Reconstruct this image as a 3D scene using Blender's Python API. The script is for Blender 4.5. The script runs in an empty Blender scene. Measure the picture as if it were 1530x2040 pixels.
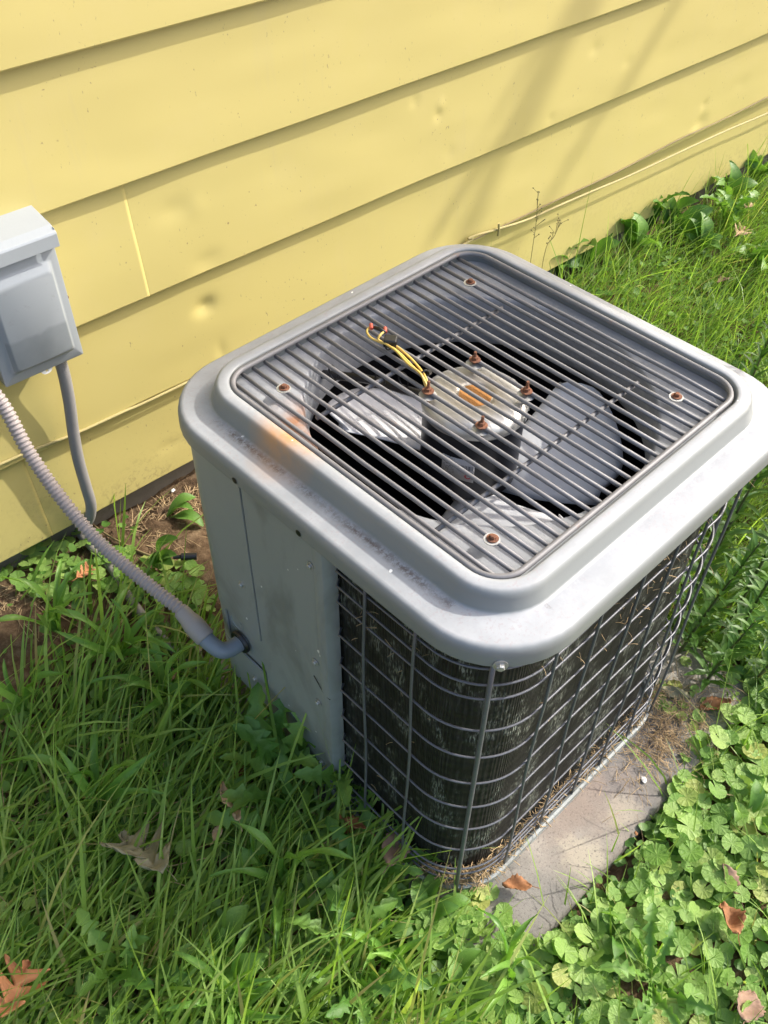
import bpy, math, random
import numpy as np
from mathutils import Vector, Matrix

random.seed(7); rng = np.random.default_rng(7)
scene = bpy.context.scene
C = scene.collection
PI = math.pi

# ------------------------------------------------------------------ camera, light
CAM = np.array([-0.7606, -1.3011, 1.4520])
RR = np.array([0.74771204, -0.66392952, 0.01114863])
UU = np.array([0.47409818, 0.5455305, 0.69110592])
FF = np.array([0.46492754, 0.51146267, -0.7226675])
FPX = 1858.27
cam_d = bpy.data.cameras.new('camera'); cam = bpy.data.objects.new('camera', cam_d); C.objects.link(cam)
cam_d.sensor_fit = 'VERTICAL'; cam_d.sensor_height = 24.0; cam_d.lens = FPX / 2040 * 24.0
cam_d.clip_start = 0.01; cam_d.clip_end = 600
M = Matrix.Identity(4)
for i in range(3):
    M[i][0] = RR[i]; M[i][1] = UU[i]; M[i][2] = -FF[i]; M[i][3] = CAM[i]
cam.matrix_world = M
scene.camera = cam

SUN = Vector((2.8, -1.05, 2.4)).normalized()
world = bpy.data.worlds.new('World'); scene.world = world; world.use_nodes = True
wn = world.node_tree.nodes; wl = world.node_tree.links
sky = wn.new('ShaderNodeTexSky'); sky.sky_type = 'NISHITA'; sky.sun_disc = False
sky.sun_elevation = math.asin(SUN.z); sky.sun_rotation = math.atan2(SUN.x, SUN.y)
sky.air_density = 1.0; sky.dust_density = 4.5; sky.ozone_density = 1.0
bg = wn['Background']; bg.inputs['Strength'].default_value = 0.15
wl.new(sky.outputs[0], bg.inputs[0])
sd = bpy.data.lights.new('sun', 'SUN'); sd.energy = 2.0; sd.angle = math.radians(0.6); sd.color = (1.0, 0.955, 0.87)
so = bpy.data.objects.new('sun', sd); C.objects.link(so)
so.rotation_euler = SUN.to_track_quat('Z', 'Y').to_euler(); so.location = (3, -2, 5)
vs = scene.view_settings
vs.view_transform = 'Standard'; vs.look = 'None'; vs.gamma = 1.0; vs.use_curve_mapping = False
vs.exposure = 1.38

# ------------------------------------------------------------------ helpers
TH = 0.0428; UX, UY = -0.0392, -0.6878
def U(p, q, z=0.0):                      # unit coordinates -> world (q grows towards the garden)
    return np.array([UX + p*math.cos(TH) + q*math.sin(TH), UY + p*math.sin(TH) - q*math.cos(TH), z])
def toU(X, Y):
    dx = X-UX; dy = Y-UY
    return dx*math.cos(TH)+dy*math.sin(TH), dx*math.sin(TH)-dy*math.cos(TH)
def at(px, py, axis, val):
    d = FF*FPX + RR*(px-765) - UU*(py-1020)
    return CAM + d*((val-CAM[axis])/d[axis])
def sstep(a, b, x):
    t = np.clip((x-a)/(b-a), 0, 1); return t*t*(3-2*t)
def G(x, y):                             # height of the ground
    x = np.asarray(x, float); y = np.asarray(y, float)
    h = -0.022 + 0.10*sstep(-0.50, -0.04, y)
    h = h + 0.006*np.sin(x*9.3+1.1)*np.sin(y*11.7+.4) + 0.004*np.sin(x*23+2.0)*np.cos(y*19+1.3)
    return h
def atg(px, py, lift=0.0):
    z = 0.0
    for _ in range(8):
        h = at(px, py, 2, z); z = float(G(h[0], h[1]))+lift
    return h

class MB:
    def __init__(s): s.v = []; s.f = []; s.n = 0
    def add(s, v, f):
        v = [tuple(map(float, q)) for q in v]
        s.v += v; s.f += [tuple(i+s.n for i in q) for q in f]; s.n += len(v); return s
    def box(s, c, d, ax=None):
        c = np.array(c, float); A = np.eye(3) if ax is None else np.array(ax, float)
        vs_ = []
        for x in (-1, 1):
            for y in (-1, 1):
                for z in (-1, 1):
                    vs_.append(c + A[0]*x*d[0]/2 + A[1]*y*d[1]/2 + A[2]*z*d[2]/2)
        return s.add(vs_, [(0,1,3,2),(4,6,7,5),(0,4,5,1),(2,3,7,6),(0,2,6,4),(1,5,7,3)])
    def tube(s, path, r, n=8, closed=False, caps=True):
        P = np.array(path, float); m = len(P)
        R_ = np.full(m, r) if np.isscalar(r) else np.array(r, float)
        if closed: T = np.roll(P, -1, 0)-np.roll(P, 1, 0)
        else: T = np.gradient(P, axis=0)
        T /= np.linalg.norm(T, axis=1)[:, None]+1e-12
        a = np.array([0, 0, 1.]) if abs(T[0][2]) < .9 else np.array([1., 0, 0])
        N = np.cross(T[0], a); N /= np.linalg.norm(N)
        vs_ = []
        for i in range(m):
            N = N - T[i]*(N@T[i]); N /= np.linalg.norm(N); B = np.cross(T[i], N)
            for k in range(n):
                an = 2*PI*k/n; vs_.append(P[i]+R_[i]*(math.cos(an)*N+math.sin(an)*B))
        fs = []
        for i in range(m if closed else m-1):
            j = (i+1) % m
            for k in range(n): fs.append((i*n+k, i*n+(k+1) % n, j*n+(k+1) % n, j*n+k))
        if caps and not closed:
            fs.append(tuple(range(n-1, -1, -1))); fs.append(tuple((m-1)*n+k for k in range(n)))
        return s.add(vs_, fs)
    def loft(s, rings, close_last=False, close_first=False):
        n = len(rings[0]); vs_ = [p for r in rings for p in r]; fs = []
        for i in range(len(rings)-1):
            for k in range(n): fs.append((i*n+k, i*n+(k+1) % n, (i+1)*n+(k+1) % n, (i+1)*n+k))
        if close_last: fs.append(tuple((len(rings)-1)*n+k for k in range(n)))
        if close_first: fs.append(tuple(range(n-1, -1, -1)))
        return s.add(vs_, fs)
    def lathe(s, prof, c=(0, 0, 0), n=24, axis=(0, 0, 1)):
        ax = Vector(axis).normalized(); q = Vector((0, 0, 1)).rotation_difference(ax).to_matrix()
        rings = []
        for r, z in prof:
            rings.append([np.array(c)+np.array(q @ Vector((r*math.cos(2*PI*k/n), r*math.sin(2*PI*k/n), z))) for k in range(n)])
        return s.loft(rings, prof[-1][0] > 1e-5, prof[0][0] > 1e-5)
    def strip(s, outline, z0, z1, thick):   # vertical sheet following an outline in the plane
        O = np.array(outline, float); m = len(O)
        T = np.gradient(O, axis=0); T /= np.linalg.norm(T, axis=1)[:, None]
        N = np.stack([T[:, 1], -T[:, 0]], 1)
        I = O-N*thick
        vs_ = [(*O[i], z0) for i in range(m)]+[(*O[i], z1) for i in range(m)]+[(*I[i], z1) for i in range(m)]+[(*I[i], z0) for i in range(m)]
        fs = []
        for i in range(m-1):
            for a in range(4):
                b = (a+1) % 4; fs.append((a*m+i, a*m+i+1, b*m+i+1, b*m+i))
        fs += [(0, m, 2*m, 3*m), (m-1, 4*m-1, 3*m-1, 2*m-1)]
        return s.add(vs_, fs)
    def build(s, name, m, parent=None, smooth=True, angle=40, bevel=0, loc=None):
        me = bpy.data.meshes.new(name); me.from_pydata(s.v, [], s.f); me.update()
        return finish(name, me, m, parent, smooth, angle, bevel, loc)

def finish(name, me, m, parent=None, smooth=True, angle=40, bevel=0, loc=None):
    if m: me.materials.append(m)
    o = bpy.data.objects.new(name, me); C.objects.link(o)
    if parent: o.parent = parent
    if loc is not None: o.location = loc
    if smooth:
        me.shade_smooth()
        if angle < 170: me.set_sharp_from_angle(angle=math.radians(angle))
    if bevel:
        b = o.modifiers.new('bevel', 'BEVEL'); b.width = bevel; b.segments = 2; b.limit_method = 'ANGLE'; b.angle_limit = math.radians(35)
    return o
def tag(o, label=None, cat=None, group=None, kind=None):
    if label: o['label'] = label
    if cat: o['category'] = cat
    if group: o['group'] = group
    if kind: o['kind'] = kind
    return o
def empty(name, loc, rz=0, **k):
    o = bpy.data.objects.new(name, None); o.empty_display_size = .05; C.objects.link(o); o.location = loc; o.rotation_euler = (0, 0, rz)
    return tag(o, **k)
def inst(name, me, parent=None, mw=None):
    o = bpy.data.objects.new(name, me); C.objects.link(o)
    if parent: o.parent = parent
    if mw is not None: o.matrix_local = mw
    return o
def rr(h, r, z=None, hy=None, ns=10, nc=10):   # rounded rectangle, counter-clockwise
    hy = h if hy is None else hy; pts = []
    cs = [(h-r, -hy+r, -PI/2), (h-r, hy-r, 0), (-h+r, hy-r, PI/2), (-h+r, -hy+r, PI)]
    arcs = [[(cx+r*math.cos(a0+PI/2*k/nc), cy+r*math.sin(a0+PI/2*k/nc)) for k in range(nc+1)] for cx, cy, a0 in cs]
    for i in range(4):
        pts += arcs[i]; a = np.array(arcs[i][-1]); b = np.array(arcs[(i+1) % 4][0])
        pts += [tuple(a+(b-a)*k/ns) for k in range(1, ns)]
    return [(x, y, z) for x, y in pts] if z is not None else pts
def catmull(P, n=12):
    P = [np.array(p, float) for p in P]; P = [2*P[0]-P[1]]+P+[2*P[-1]-P[-2]]; out = []
    for i in range(1, len(P)-2):
        for k in range(n):
            t = k/n
            out.append(.5*((2*P[i])+(-P[i-1]+P[i+1])*t+(2*P[i-1]-5*P[i]+4*P[i+1]-P[i+2])*t*t+(-P[i-1]+3*P[i]-3*P[i+1]+P[i+2])*t**3))
    out.append(P[-2]); return np.array(out)

# ------------------------------------------------------------------ materials
def newmat(name):
    m = bpy.data.materials.new(name); m.use_nodes = True
    nt = m.node_tree; return m, nt, nt.nodes['Principled BSDF'], nt.nodes['Material Output']
class NB:
    def __init__(s, nt): s.nt = nt; s.co = nt.nodes.new('ShaderNodeTexCoord')
    def n(s, t, **k):
        x = s.nt.nodes.new(t)
        for a, b in k.items(): setattr(x, a, b)
        return x
    def l(s, a, b): s.nt.links.new(a, b)
    def noise(s, scale, detail=4, rough=.6, vec=None, stretch=None, dist=0, coord='Object'):
        x = s.n('ShaderNodeTexNoise'); x.inputs['Scale'].default_value = scale; x.inputs['Detail'].default_value = detail
        x.inputs['Roughness'].default_value = rough; x.inputs['Distortion'].default_value = dist
        v = vec or s.co.outputs[coord]
        if stretch:
            mp = s.n('ShaderNodeMapping'); mp.inputs['Scale'].default_value = stretch; s.l(v, mp.inputs['Vector']); v = mp.outputs[0]
        s.l(v, x.inputs['Vector']); return x.outputs['Fac']
    def ramp(s, f, stops):
        x = s.n('ShaderNodeValToRGB'); e = x.color_ramp.elements
        while len(e) < len(stops): e.new(.5)
        for i, (p, c) in enumerate(stops):
            e[i].position = p; e[i].color = (*c, 1) if not np.isscalar(c) else (c, c, c, 1)
        s.l(f, x.inputs[0]); return x.outputs[0]
    def mix(s, f, a, b, mode='MIX'):
        x = s.n('ShaderNodeMix', data_type='RGBA', blend_type=mode)
        for sock, v in ((x.inputs[0], f), (x.inputs[6], a), (x.inputs[7], b)):
            if hasattr(v, 'is_linked'): s.l(v, sock)
            elif np.isscalar(v): sock.default_value = v
            else: sock.default_value = (*v, 1)
        return x.outputs[2]
    def math(s, op, a, b=None, clamp=False):
        x = s.n('ShaderNodeMath', operation=op); x.use_clamp = clamp
        for i, v in enumerate((a, b)):
            if v is None: continue
            if hasattr(v, 'is_linked'): s.l(v, x.inputs[i])
            else: x.inputs[i].default_value = v
        return x.outputs[0]
    def bump(s, h, strength, dist, prev=None):
        x = s.n('ShaderNodeBump'); x.inputs['Strength'].default_value = strength; x.inputs['Distance'].default_value = dist
        s.l(h, x.inputs['Height'])
        if prev: s.l(prev, x.inputs['Normal'])
        return x.outputs[0]
    def near(s, p, r, coord='Object'):    # 1 near a point, 0 outside the radius
        d = s.n('ShaderNodeVectorMath', operation='DISTANCE'); s.l(s.co.outputs[coord], d.inputs[0]); d.inputs[1].default_value = p
        return s.math('SUBTRACT', 1, s.math('DIVIDE', d.outputs['Value'], r), clamp=True)

def simple(name, c, rough=.5, metal=0, var=.15, scale=20, bump=0, bscale=80, spec=.5):
    m, nt, b, o = newmat(name); k = NB(nt)
    c = np.array(c)
    col = k.mix(k.noise(scale, 5), tuple(np.clip(c*(1-var), 0, 1)), tuple(np.clip(c*(1+var), 0, 1)))
    k.l(col, b.inputs['Base Color']); b.inputs['Roughness'].default_value = rough; b.inputs['Metallic'].default_value = metal
    b.inputs['Specular IOR Level'].default_value = spec
    if bump: k.l(k.bump(k.noise(bscale, 5), bump, .002), b.inputs['Normal'])
    return m
def leafmat(name, c1, c2, attr=None, trans=.35, rough=.42, dry=None, bump=0, bs=60):
    m, nt, b, o = newmat(name); k = NB(nt)
    if attr: a = k.n('ShaderNodeAttribute', attribute_name=attr); f = a.outputs['Fac']
    else: a = k.n('ShaderNodeObjectInfo'); f = a.outputs['Random']
    st = [(0, c1), (.9, c2)]
    if dry: st = [(0, c1), (.86, c2), (.95, tuple(np.array(c2)*.5+np.array(dry)*.5)), (1, dry)]
    col = k.ramp(f, st)
    col = k.mix(k.noise(45, 3), k.mix(1., col, (.72, .76, .72), 'MULTIPLY'), k.mix(1., col, (1.18, 1.15, 1.1), 'MULTIPLY'))
    k.l(col, b.inputs['Base Color']); b.inputs['Roughness'].default_value = rough; b.inputs['Specular IOR Level'].default_value = .35
    if bump: k.l(k.bump(k.noise(bs, 3), bump, .002), b.inputs['Normal'])
    t = k.n('ShaderNodeBsdfTranslucent'); tc = k.mix(1., col, (1.15, 1.25, .55), 'MULTIPLY'); k.l(tc, t.inputs['Color'])
    mx = k.n('ShaderNodeMixShader'); mx.inputs[0].default_value = trans
    k.l(b.outputs[0], mx.inputs[1]); k.l(t.outputs[0], mx.inputs[2]); k.l(mx.outputs[0], o.inputs[0])
    return m

def siding_mat():
    m, nt, b, o = newmat('yellow_paint'); k = NB(nt)
    base = k.mix(k.noise(1.3, 3), (.470, .395, .138), (.508, .432, .168))
    oi = k.n('ShaderNodeObjectInfo')
    base = k.mix(k.math('MULTIPLY', oi.outputs['Random'], .25), base, (.44, .375, .125))
    dirt = k.ramp(k.noise(7, 8, .75), [(.50, 0.), (.68, .30)])
    base = k.mix(dirt, base, (.50, .42, .18))
    speck = k.ramp(k.noise(140, 2, .4), [(.72, 0.), (.76, 1.)])
    sp2 = k.math('MULTIPLY', speck, k.ramp(k.noise(6, 2), [(.5, 0.), (.62, .8)]))
    base = k.mix(sp2, base, (.22, .16, .08))
    sz_ = k.n('ShaderNodeSeparateXYZ'); k.l(k.co.outputs['Object'], sz_.inputs[0])
    foot = k.math('SUBTRACT', 1, k.math('DIVIDE', k.math('SUBTRACT', sz_.outputs['Z'], .15), .16), clamp=True)
    spl = k.math('MULTIPLY', k.ramp(k.noise(95, 5, .8), [(.50, 0.), (.58, 1.)]), k.math('MULTIPLY', foot, k.ramp(k.noise(7, 3), [(.42, .15), (.6, 1.)])))
    base = k.mix(k.math('MULTIPLY', spl, .45), base, (.20, .14, .07))
    run = k.math('MULTIPLY', k.ramp(k.noise(26, 4, .7, stretch=(1, 1, .05)), [(.56, 0.), (.68, .25)]), k.ramp(k.noise(3, 2), [(.45, 0.), (.6, 1.)]))
    base = k.mix(run, base, (.42, .36, .19))
    sp4 = k.math('MULTIPLY', k.ramp(k.noise(210, 3, .6, stretch=(1, 1, .4)), [(.68, 0.), (.71, 1.)]), k.ramp(k.noise(11, 2), [(.5, 0.), (.58, .7)]))
    base = k.mix(sp4, base, (.16, .13, .08))
    k.l(base, b.inputs['Base Color']); b.inputs['Roughness'].default_value = .45; b.inputs['Specular IOR Level'].default_value = .4
    n1 = k.bump(k.noise(30, 3, .5, stretch=(.12, 1, 1)), .12, .002)
    n2 = k.bump(k.noise(420, 2), .12, .0006, n1)
    k.l(n2, b.inputs['Normal']); return m
def paint_mat(name='grey_paint', dusty=True, cc=((.185, .200, .196), (.215, .230, .225))):
    m, nt, b, o = newmat(name); k = NB(nt)
    base = k.mix(k.noise(7, 4), *cc)
    # chalky weathering: speckled pale film
    film = k.ramp(k.noise(11, 6, .7), [(.42, 0.), (.68, .55)])
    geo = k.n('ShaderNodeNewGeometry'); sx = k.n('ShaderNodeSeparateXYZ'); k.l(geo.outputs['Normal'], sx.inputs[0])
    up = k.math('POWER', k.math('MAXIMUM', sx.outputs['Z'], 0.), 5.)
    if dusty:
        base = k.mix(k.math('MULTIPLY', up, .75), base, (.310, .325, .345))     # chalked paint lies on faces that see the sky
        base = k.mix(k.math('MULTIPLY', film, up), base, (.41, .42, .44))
        sp = k.ramp(k.noise(260, 3, .6), [(.54, 0.), (.62, .6)])
        sp = k.math('MULTIPLY', sp, k.ramp(k.noise(16, 5, .7), [(.44, .08), (.56, 1.)]))
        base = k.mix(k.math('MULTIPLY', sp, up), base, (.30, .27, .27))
        # grime line where the ledge meets the riser
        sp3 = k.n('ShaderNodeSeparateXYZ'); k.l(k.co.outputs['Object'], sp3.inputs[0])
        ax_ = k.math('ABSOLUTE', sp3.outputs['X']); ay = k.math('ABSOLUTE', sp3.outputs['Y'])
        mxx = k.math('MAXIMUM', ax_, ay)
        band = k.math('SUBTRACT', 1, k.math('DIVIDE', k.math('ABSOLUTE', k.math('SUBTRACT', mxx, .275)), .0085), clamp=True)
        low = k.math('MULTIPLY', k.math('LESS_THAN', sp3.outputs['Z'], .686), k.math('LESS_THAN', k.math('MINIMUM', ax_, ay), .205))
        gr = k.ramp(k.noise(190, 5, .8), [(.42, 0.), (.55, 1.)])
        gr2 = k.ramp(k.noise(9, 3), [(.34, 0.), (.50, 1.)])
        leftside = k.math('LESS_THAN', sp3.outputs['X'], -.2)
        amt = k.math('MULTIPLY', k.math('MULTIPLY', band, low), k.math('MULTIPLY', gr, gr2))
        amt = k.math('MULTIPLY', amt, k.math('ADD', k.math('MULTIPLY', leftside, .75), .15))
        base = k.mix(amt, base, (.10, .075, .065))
        # rust bleed by the grille corner
        rn = k.math('MULTIPLY', k.near((-.245, .088, .705), .066), k.ramp(k.noise(25, 4), [(.3, .3), (.65, 1.)]))
        base = k.mix(k.math('MULTIPLY', rn, 1.35, clamp=True), base, (.46, .25, .115))
        wh = k.ramp(k.noise(75, 1, .3), [(.79, 0.), (.80, 1.)])
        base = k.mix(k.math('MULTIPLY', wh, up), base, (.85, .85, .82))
    else:
        st = k.ramp(k.noise(8, 4, .6, stretch=(1, 1, .45), dist=.8), [(.46, 0.), (.60, .55)])
        base = k.mix(st, base, (.145, .15, .135))
        wh = k.ramp(k.noise(60, 1, .3), [(.795, 0.), (.80, 1.)])
        base = k.mix(wh, base, (.7, .7, .68))
    k.l(base, b.inputs['Base Color'])
    b.inputs['Roughness'].default_value = .40; b.inputs['Specular IOR Level'].default_value = .45
    k.l(k.bump(k.noise(260, 3), .10, .0006), b.inputs['Normal']); return m
def shelf_mat():
    m, nt, b, o = newmat('shroud_paint'); k = NB(nt)
    base = k.mix(k.noise(14, 5), (.20, .21, .235), (.33, .345, .365))
    base = k.mix(k.ramp(k.noise(40, 5, .7), [(.5, 0.), (.7, .5)]), base, (.46, .47, .48))
    rn = k.math('MULTIPLY', k.near((-.205, .10, .687), .075), k.ramp(k.noise(30, 4), [(.35, .2), (.6, 1.)]))
    base = k.mix(k.math('MULTIPLY', rn, 1.3, clamp=True), base, (.30, .125, .045))
    k.l(base, b.inputs['Base Color']); b.inputs['Roughness'].default_value = .45
    k.l(k.bump(k.noise(120, 3), .15, .001), b.inputs['Normal']); return m
def bar_mat():
    m, nt, b, o = newmat('grille_wire'); k = NB(nt)
    base = k.mix(k.noise(60, 5), (.118, .114, .116), (.200, .197, .200))
    r = k.ramp(k.noise(28, 6, .8), [(.62, 0.), (.74, .8)])
    base = k.mix(r, base, (.23, .12, .07))
    k.l(base, b.inputs['Base Color']); b.inputs['Roughness'].default_value = .5
    k.l(k.bump(k.noise(400, 3), .2, .0006), b.inputs['Normal']); return m
def rust_mat():
    m, nt, b, o = newmat('rusty_steel'); k = NB(nt)
    base = k.ramp(k.noise(160, 6, .7), [(.3, (.05, .022, .015)), (.55, (.17, .065, .03)), (.75, (.30, .15, .08))])
    k.l(base, b.inputs['Base Color']); b.inputs['Roughness'].default_value = .85
    k.l(k.bump(k.noise(300, 4), .6, .001), b.inputs['Normal']); return m
def cap_mat():
    m, nt, b, o = newmat('galvanised_cap'); k = NB(nt)
    base = k.mix(k.noise(70, 5), (.50, .48, .43), (.66, .65, .62))
    d = k.math('SUBTRACT', 1, k.math('DIVIDE', k.n('ShaderNodeVectorMath', operation='LENGTH').outputs['Value'], 1)) if False else None
    base = k.mix(k.math('MULTIPLY', k.near((.0, .008, .692), .055), .8), base, (.38, .30, .18))
    k.l(base, b.inputs['Base Color']); b.inputs['Roughness'].default_value = .38; b.inputs['Metallic'].default_value = .55
    k.l(k.bump(k.noise(200, 4), .12, .0008), b.inputs['Normal']); return m
def coil_mat():
    m, nt, b, o = newmat('coil_fins'); k = NB(nt)
    sp = k.n('ShaderNodeSeparateXYZ'); k.l(k.co.outputs['Object'], sp.inputs[0])
    s = k.math('ADD', sp.outputs['X'], sp.outputs['Y'])
    fin = k.math('SINE', k.math('MULTIPLY', s, 2200.))
    fin2 = k.math('SINE', k.math('MULTIPLY', sp.outputs['Z'], 300.))
    base = k.mix(k.noise(35, 5, .7), (.004, .004, .004), (.020, .0195, .018))
    ln = k.noise(260, 3, .8, stretch=(1, 1, .05))
    base = k.mix(k.ramp(ln, [(.48, 0.), (.70, .6)]), base, (.055, .055, .050))
    pt = k.math('MULTIPLY', k.ramp(k.noise(22, 4, .7, stretch=(1, 1, .5)), [(.50, 0.), (.62, 1.)]), k.ramp(k.noise(480, 3, .7, stretch=(1, 1, .16)), [(.48, 0.), (.60, 1.)]))
    base = k.mix(pt, base, (.22, .24, .20))
    k.l(base, b.inputs['Base Color']); b.inputs['Roughness'].default_value = .6; b.inputs['Specular IOR Level'].default_value = .25
    n1 = k.bump(fin, .5, .0012); n2 = k.bump(fin2, .22, .0015, n1); n3 = k.bump(ln, .4, .0012, n2)
    k.l(n3, b.inputs['Normal']); return m
def concrete_mat():
    m, nt, b, o = newmat('concrete'); k = NB(nt)
    base = k.mix(k.ramp(k.noise(5, 7, .7), [(.38, 0.), (.62, 1.)]), (.165, .150, .130), (.290, .266, .230))
    def blot(c, r, f, col, base, amt=1.):
        e = k.math('ADD', k.near(c, r), k.math('MULTIPLY', k.math('SUBTRACT', k.noise(f, 7, .75), .5), 2.2))
        return k.mix(k.ramp(e, [(.18, 0.), (.55, amt)]), base, col)
    base = blot((.080, -.318, 0), .15, 11, (.12, .118, .118), base, .85)
    base = blot((-.06, -.26, 0), .13, 9, (.185, .15, .125), base, .6)
    base = blot((-.01, -.345, 0), .045, 24, (.27, .245, .195), base, .7)
    base = blot((-.120, -.345, 0), .050, 26, (.31, .28, .215), base, .75)
    base = blot((.17, -.365, 0), .035, 22, (.26, .235, .19), base, .6)
    base = blot((-.25, -.36, 0), .12, 12, (.12, .118, .112), base, .6)
    rd = k.math('MULTIPLY', k.near((-.02, -.27, .0), .20), k.ramp(k.noise(12, 5), [(.35, 0.), (.7, .8)]))
    base = k.mix(k.math('MULTIPLY', rd, .6), base, (.24, .165, .125))
    base = k.mix(k.ramp(k.noise(260, 3, .6), [(.56, 0.), (.66, .65)]), base, (.075, .065, .058))
    k.l(base, b.inputs['Base Color']); b.inputs['Roughness'].default_value = .85
    k.l(k.bump(k.noise(120, 6, .7), .35, .003), b.inputs['Normal']); return m
def soil_mat():
    m, nt, b, o = newmat('soil'); k = NB(nt)
    base = k.ramp(k.noise(34, 8, .75), [(.3, (.050, .032, .020)), (.5, (.15, .098, .058)), (.72, (.33, .235, .145))])
    k.l(base, b.inputs['Base Color']); b.inputs['Roughness'].default_value = .95; b.inputs['Specular IOR Level'].default_value = .1
    n1 = k.bump(k.noise(26, 8, .8), .9, .02); k.l(n1, b.inputs['Normal']); return m
def conduit_mat():
    m, nt, b, o = newmat('conduit_vinyl'); k = NB(nt)
    base = k.mix(k.noise(30, 4), (.27, .235, .225), (.36, .32, .305))
    base = k.mix(k.ramp(k.noise(90, 5), [(.58, 0.), (.7, .4)]), base, (.28, .24, .21))
    k.l(base, b.inputs['Base Color']); b.inputs['Roughness'].default_value = .5; return m
def label_mat():
    m, nt, b, o = newmat('motor_label'); k = NB(nt)
    sp = k.n('ShaderNodeSeparateXYZ'); k.l(k.co.outputs['UV'], sp.inputs[0])
    u, v = sp.outputs[0], sp.outputs[1]
    def between(x, a, b_): return k.math('MULTIPLY', k.math('GREATER_THAN', x, a), k.math('LESS_THAN', x, b_))
    barx = k.n('ShaderNodeTexNoise'); barx.noise_dimensions = '1D'; barx.inputs['Scale'].default_value = 45; k.l(u, barx.inputs['W'])
    bars = k.math('MULTIPLY', k.math('GREATER_THAN', barx.outputs[0], .5), k.math('MULTIPLY', between(v, .52, .72), between(u, .45, .95)))
    ln = k.math('GREATER_THAN', k.math('SINE', k.math('MULTIPLY', v, 90.)), .2)
    nz = k.math('GREATER_THAN', k.noise(420, 1), .5)
    txt = k.math('MULTIPLY', k.math('MULTIPLY', ln, nz), between(u, .06, .40))
    base = k.mix(k.math('MAXIMUM', bars, txt), (.40, .40, .41), (.05, .05, .06))
    cir = k.n('ShaderNodeVectorMath', operation='DISTANCE'); k.l(k.co.outputs['UV'], cir.inputs[0]); cir.inputs[1].default_value = (.82, .22, 0)
    ring = between(cir.outputs['Value'], .05, .10)
    base = k.mix(ring, base, (.45, .03, .05))
    k.l(base, b.inputs['Base Color']); b.inputs['Roughness'].default_value = .4; return m

def door_mat():
    m, nt, b, o = newmat('box_door_enamel'); k = NB(nt)
    base = k.mix(k.noise(9, 4), (.24, .262, .282), (.275, .298, .315))
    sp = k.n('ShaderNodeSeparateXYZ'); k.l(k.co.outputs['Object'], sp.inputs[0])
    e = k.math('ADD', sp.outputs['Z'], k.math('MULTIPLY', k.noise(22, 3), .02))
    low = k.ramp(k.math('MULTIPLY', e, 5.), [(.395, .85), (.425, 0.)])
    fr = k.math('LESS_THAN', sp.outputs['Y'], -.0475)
    base = k.mix(k.math('MULTIPLY', k.math('MULTIPLY', low, fr), k.ramp(k.noise(16, 5), [(.25, .5), (.6, 1.)])), base, (.165, .185, .20))  # lower door front darkened in the colour, standing in for a reflection
    base = k.mix(k.ramp(k.noise(70, 5, .7), [(.6, 0.), (.75, .5)]), base, (.20, .20, .20))
    k.l(base, b.inputs['Base Color']); b.inputs['Roughness'].default_value = .36; return m
Myel = siding_mat(); Mcov = paint_mat('cover_paint', True); Mpan = paint_mat('panel_paint', False, ((.235, .258, .258), (.275, .297, .292))); Mshelf = shelf_mat()
Mbar = bar_mat(); Mrust = rust_mat(); Mcap = cap_mat(); Mcoil = coil_mat(); Mconc = concrete_mat(); Msoil = soil_mat(); Mcond = conduit_mat(); Mlab = label_mat()
Mcond2 = simple('conduit_grey', (.20, .195, .195), .5, 0, .12, 30)
Mguard = simple('guard_wire', (.115, .12, .135), .38, .2, .3, 60, .2, 300)
Mzinc = simple('zinc_screw', (.45, .45, .43), .45, .6, .3, 120, .3, 300)
Mblack = simple('black_plastic', (.012, .012, .013), .35, 0, .3, 50)
Mmotor = simple('motor_shell', (.012, .013, .017), .35, 0, .3, 30)
Mblade = simple('fan_aluminium', (.60, .61, .63), .55, 0, .12, 30, .2, 90)
Mrustpatch = simple('rust_patch', (.42, .19, .05), .8, 0, .5, 60, .5, 200)
Mpvc = simple('blue_grey_pvc', (.165, .20, .235), .45, 0, .1, 30)
Mfit = simple('fitting_plastic', (.29, .268, .25), .5, 0, .1, 25)
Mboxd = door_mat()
Mbox = simple('box_enamel', (.31, .335, .355), .36, 0, .07, 9, .08, 200)
Mwhite = simple('white_tab', (.75, .75, .72), .5)
Mwire = simple('yellow_wire', (.62, .42, .10), .4, 0, .25, 90)
Mred = simple('red_plastic', (.60, .10, .06), .45)
Mfound = simple('foundation', (.16, .145, .125), .95, 0, .35, 18, .6, 60, .1)
Mcable = simple('painted_cable', (.37, .31, .13), .7, 0, .2, 25, .2, 90)
Mbrwire = simple('brown_wire', (.20, .15, .07), .6, 0, .25, 40)
Mgap = simple('dark_sheathing', (.06, .045, .03), .95, 0, .4, 25)
Mstraw = simple('dry_straw', (.42, .30, .16), .8, 0, .4, 15)
Mpipe = simple('weathered_pipe', (.20, .185, .16), .7, 0, .35, 30, .3, 90)
Mpeb = simple('pale_pebble', (.75, .74, .72), .6)

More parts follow.
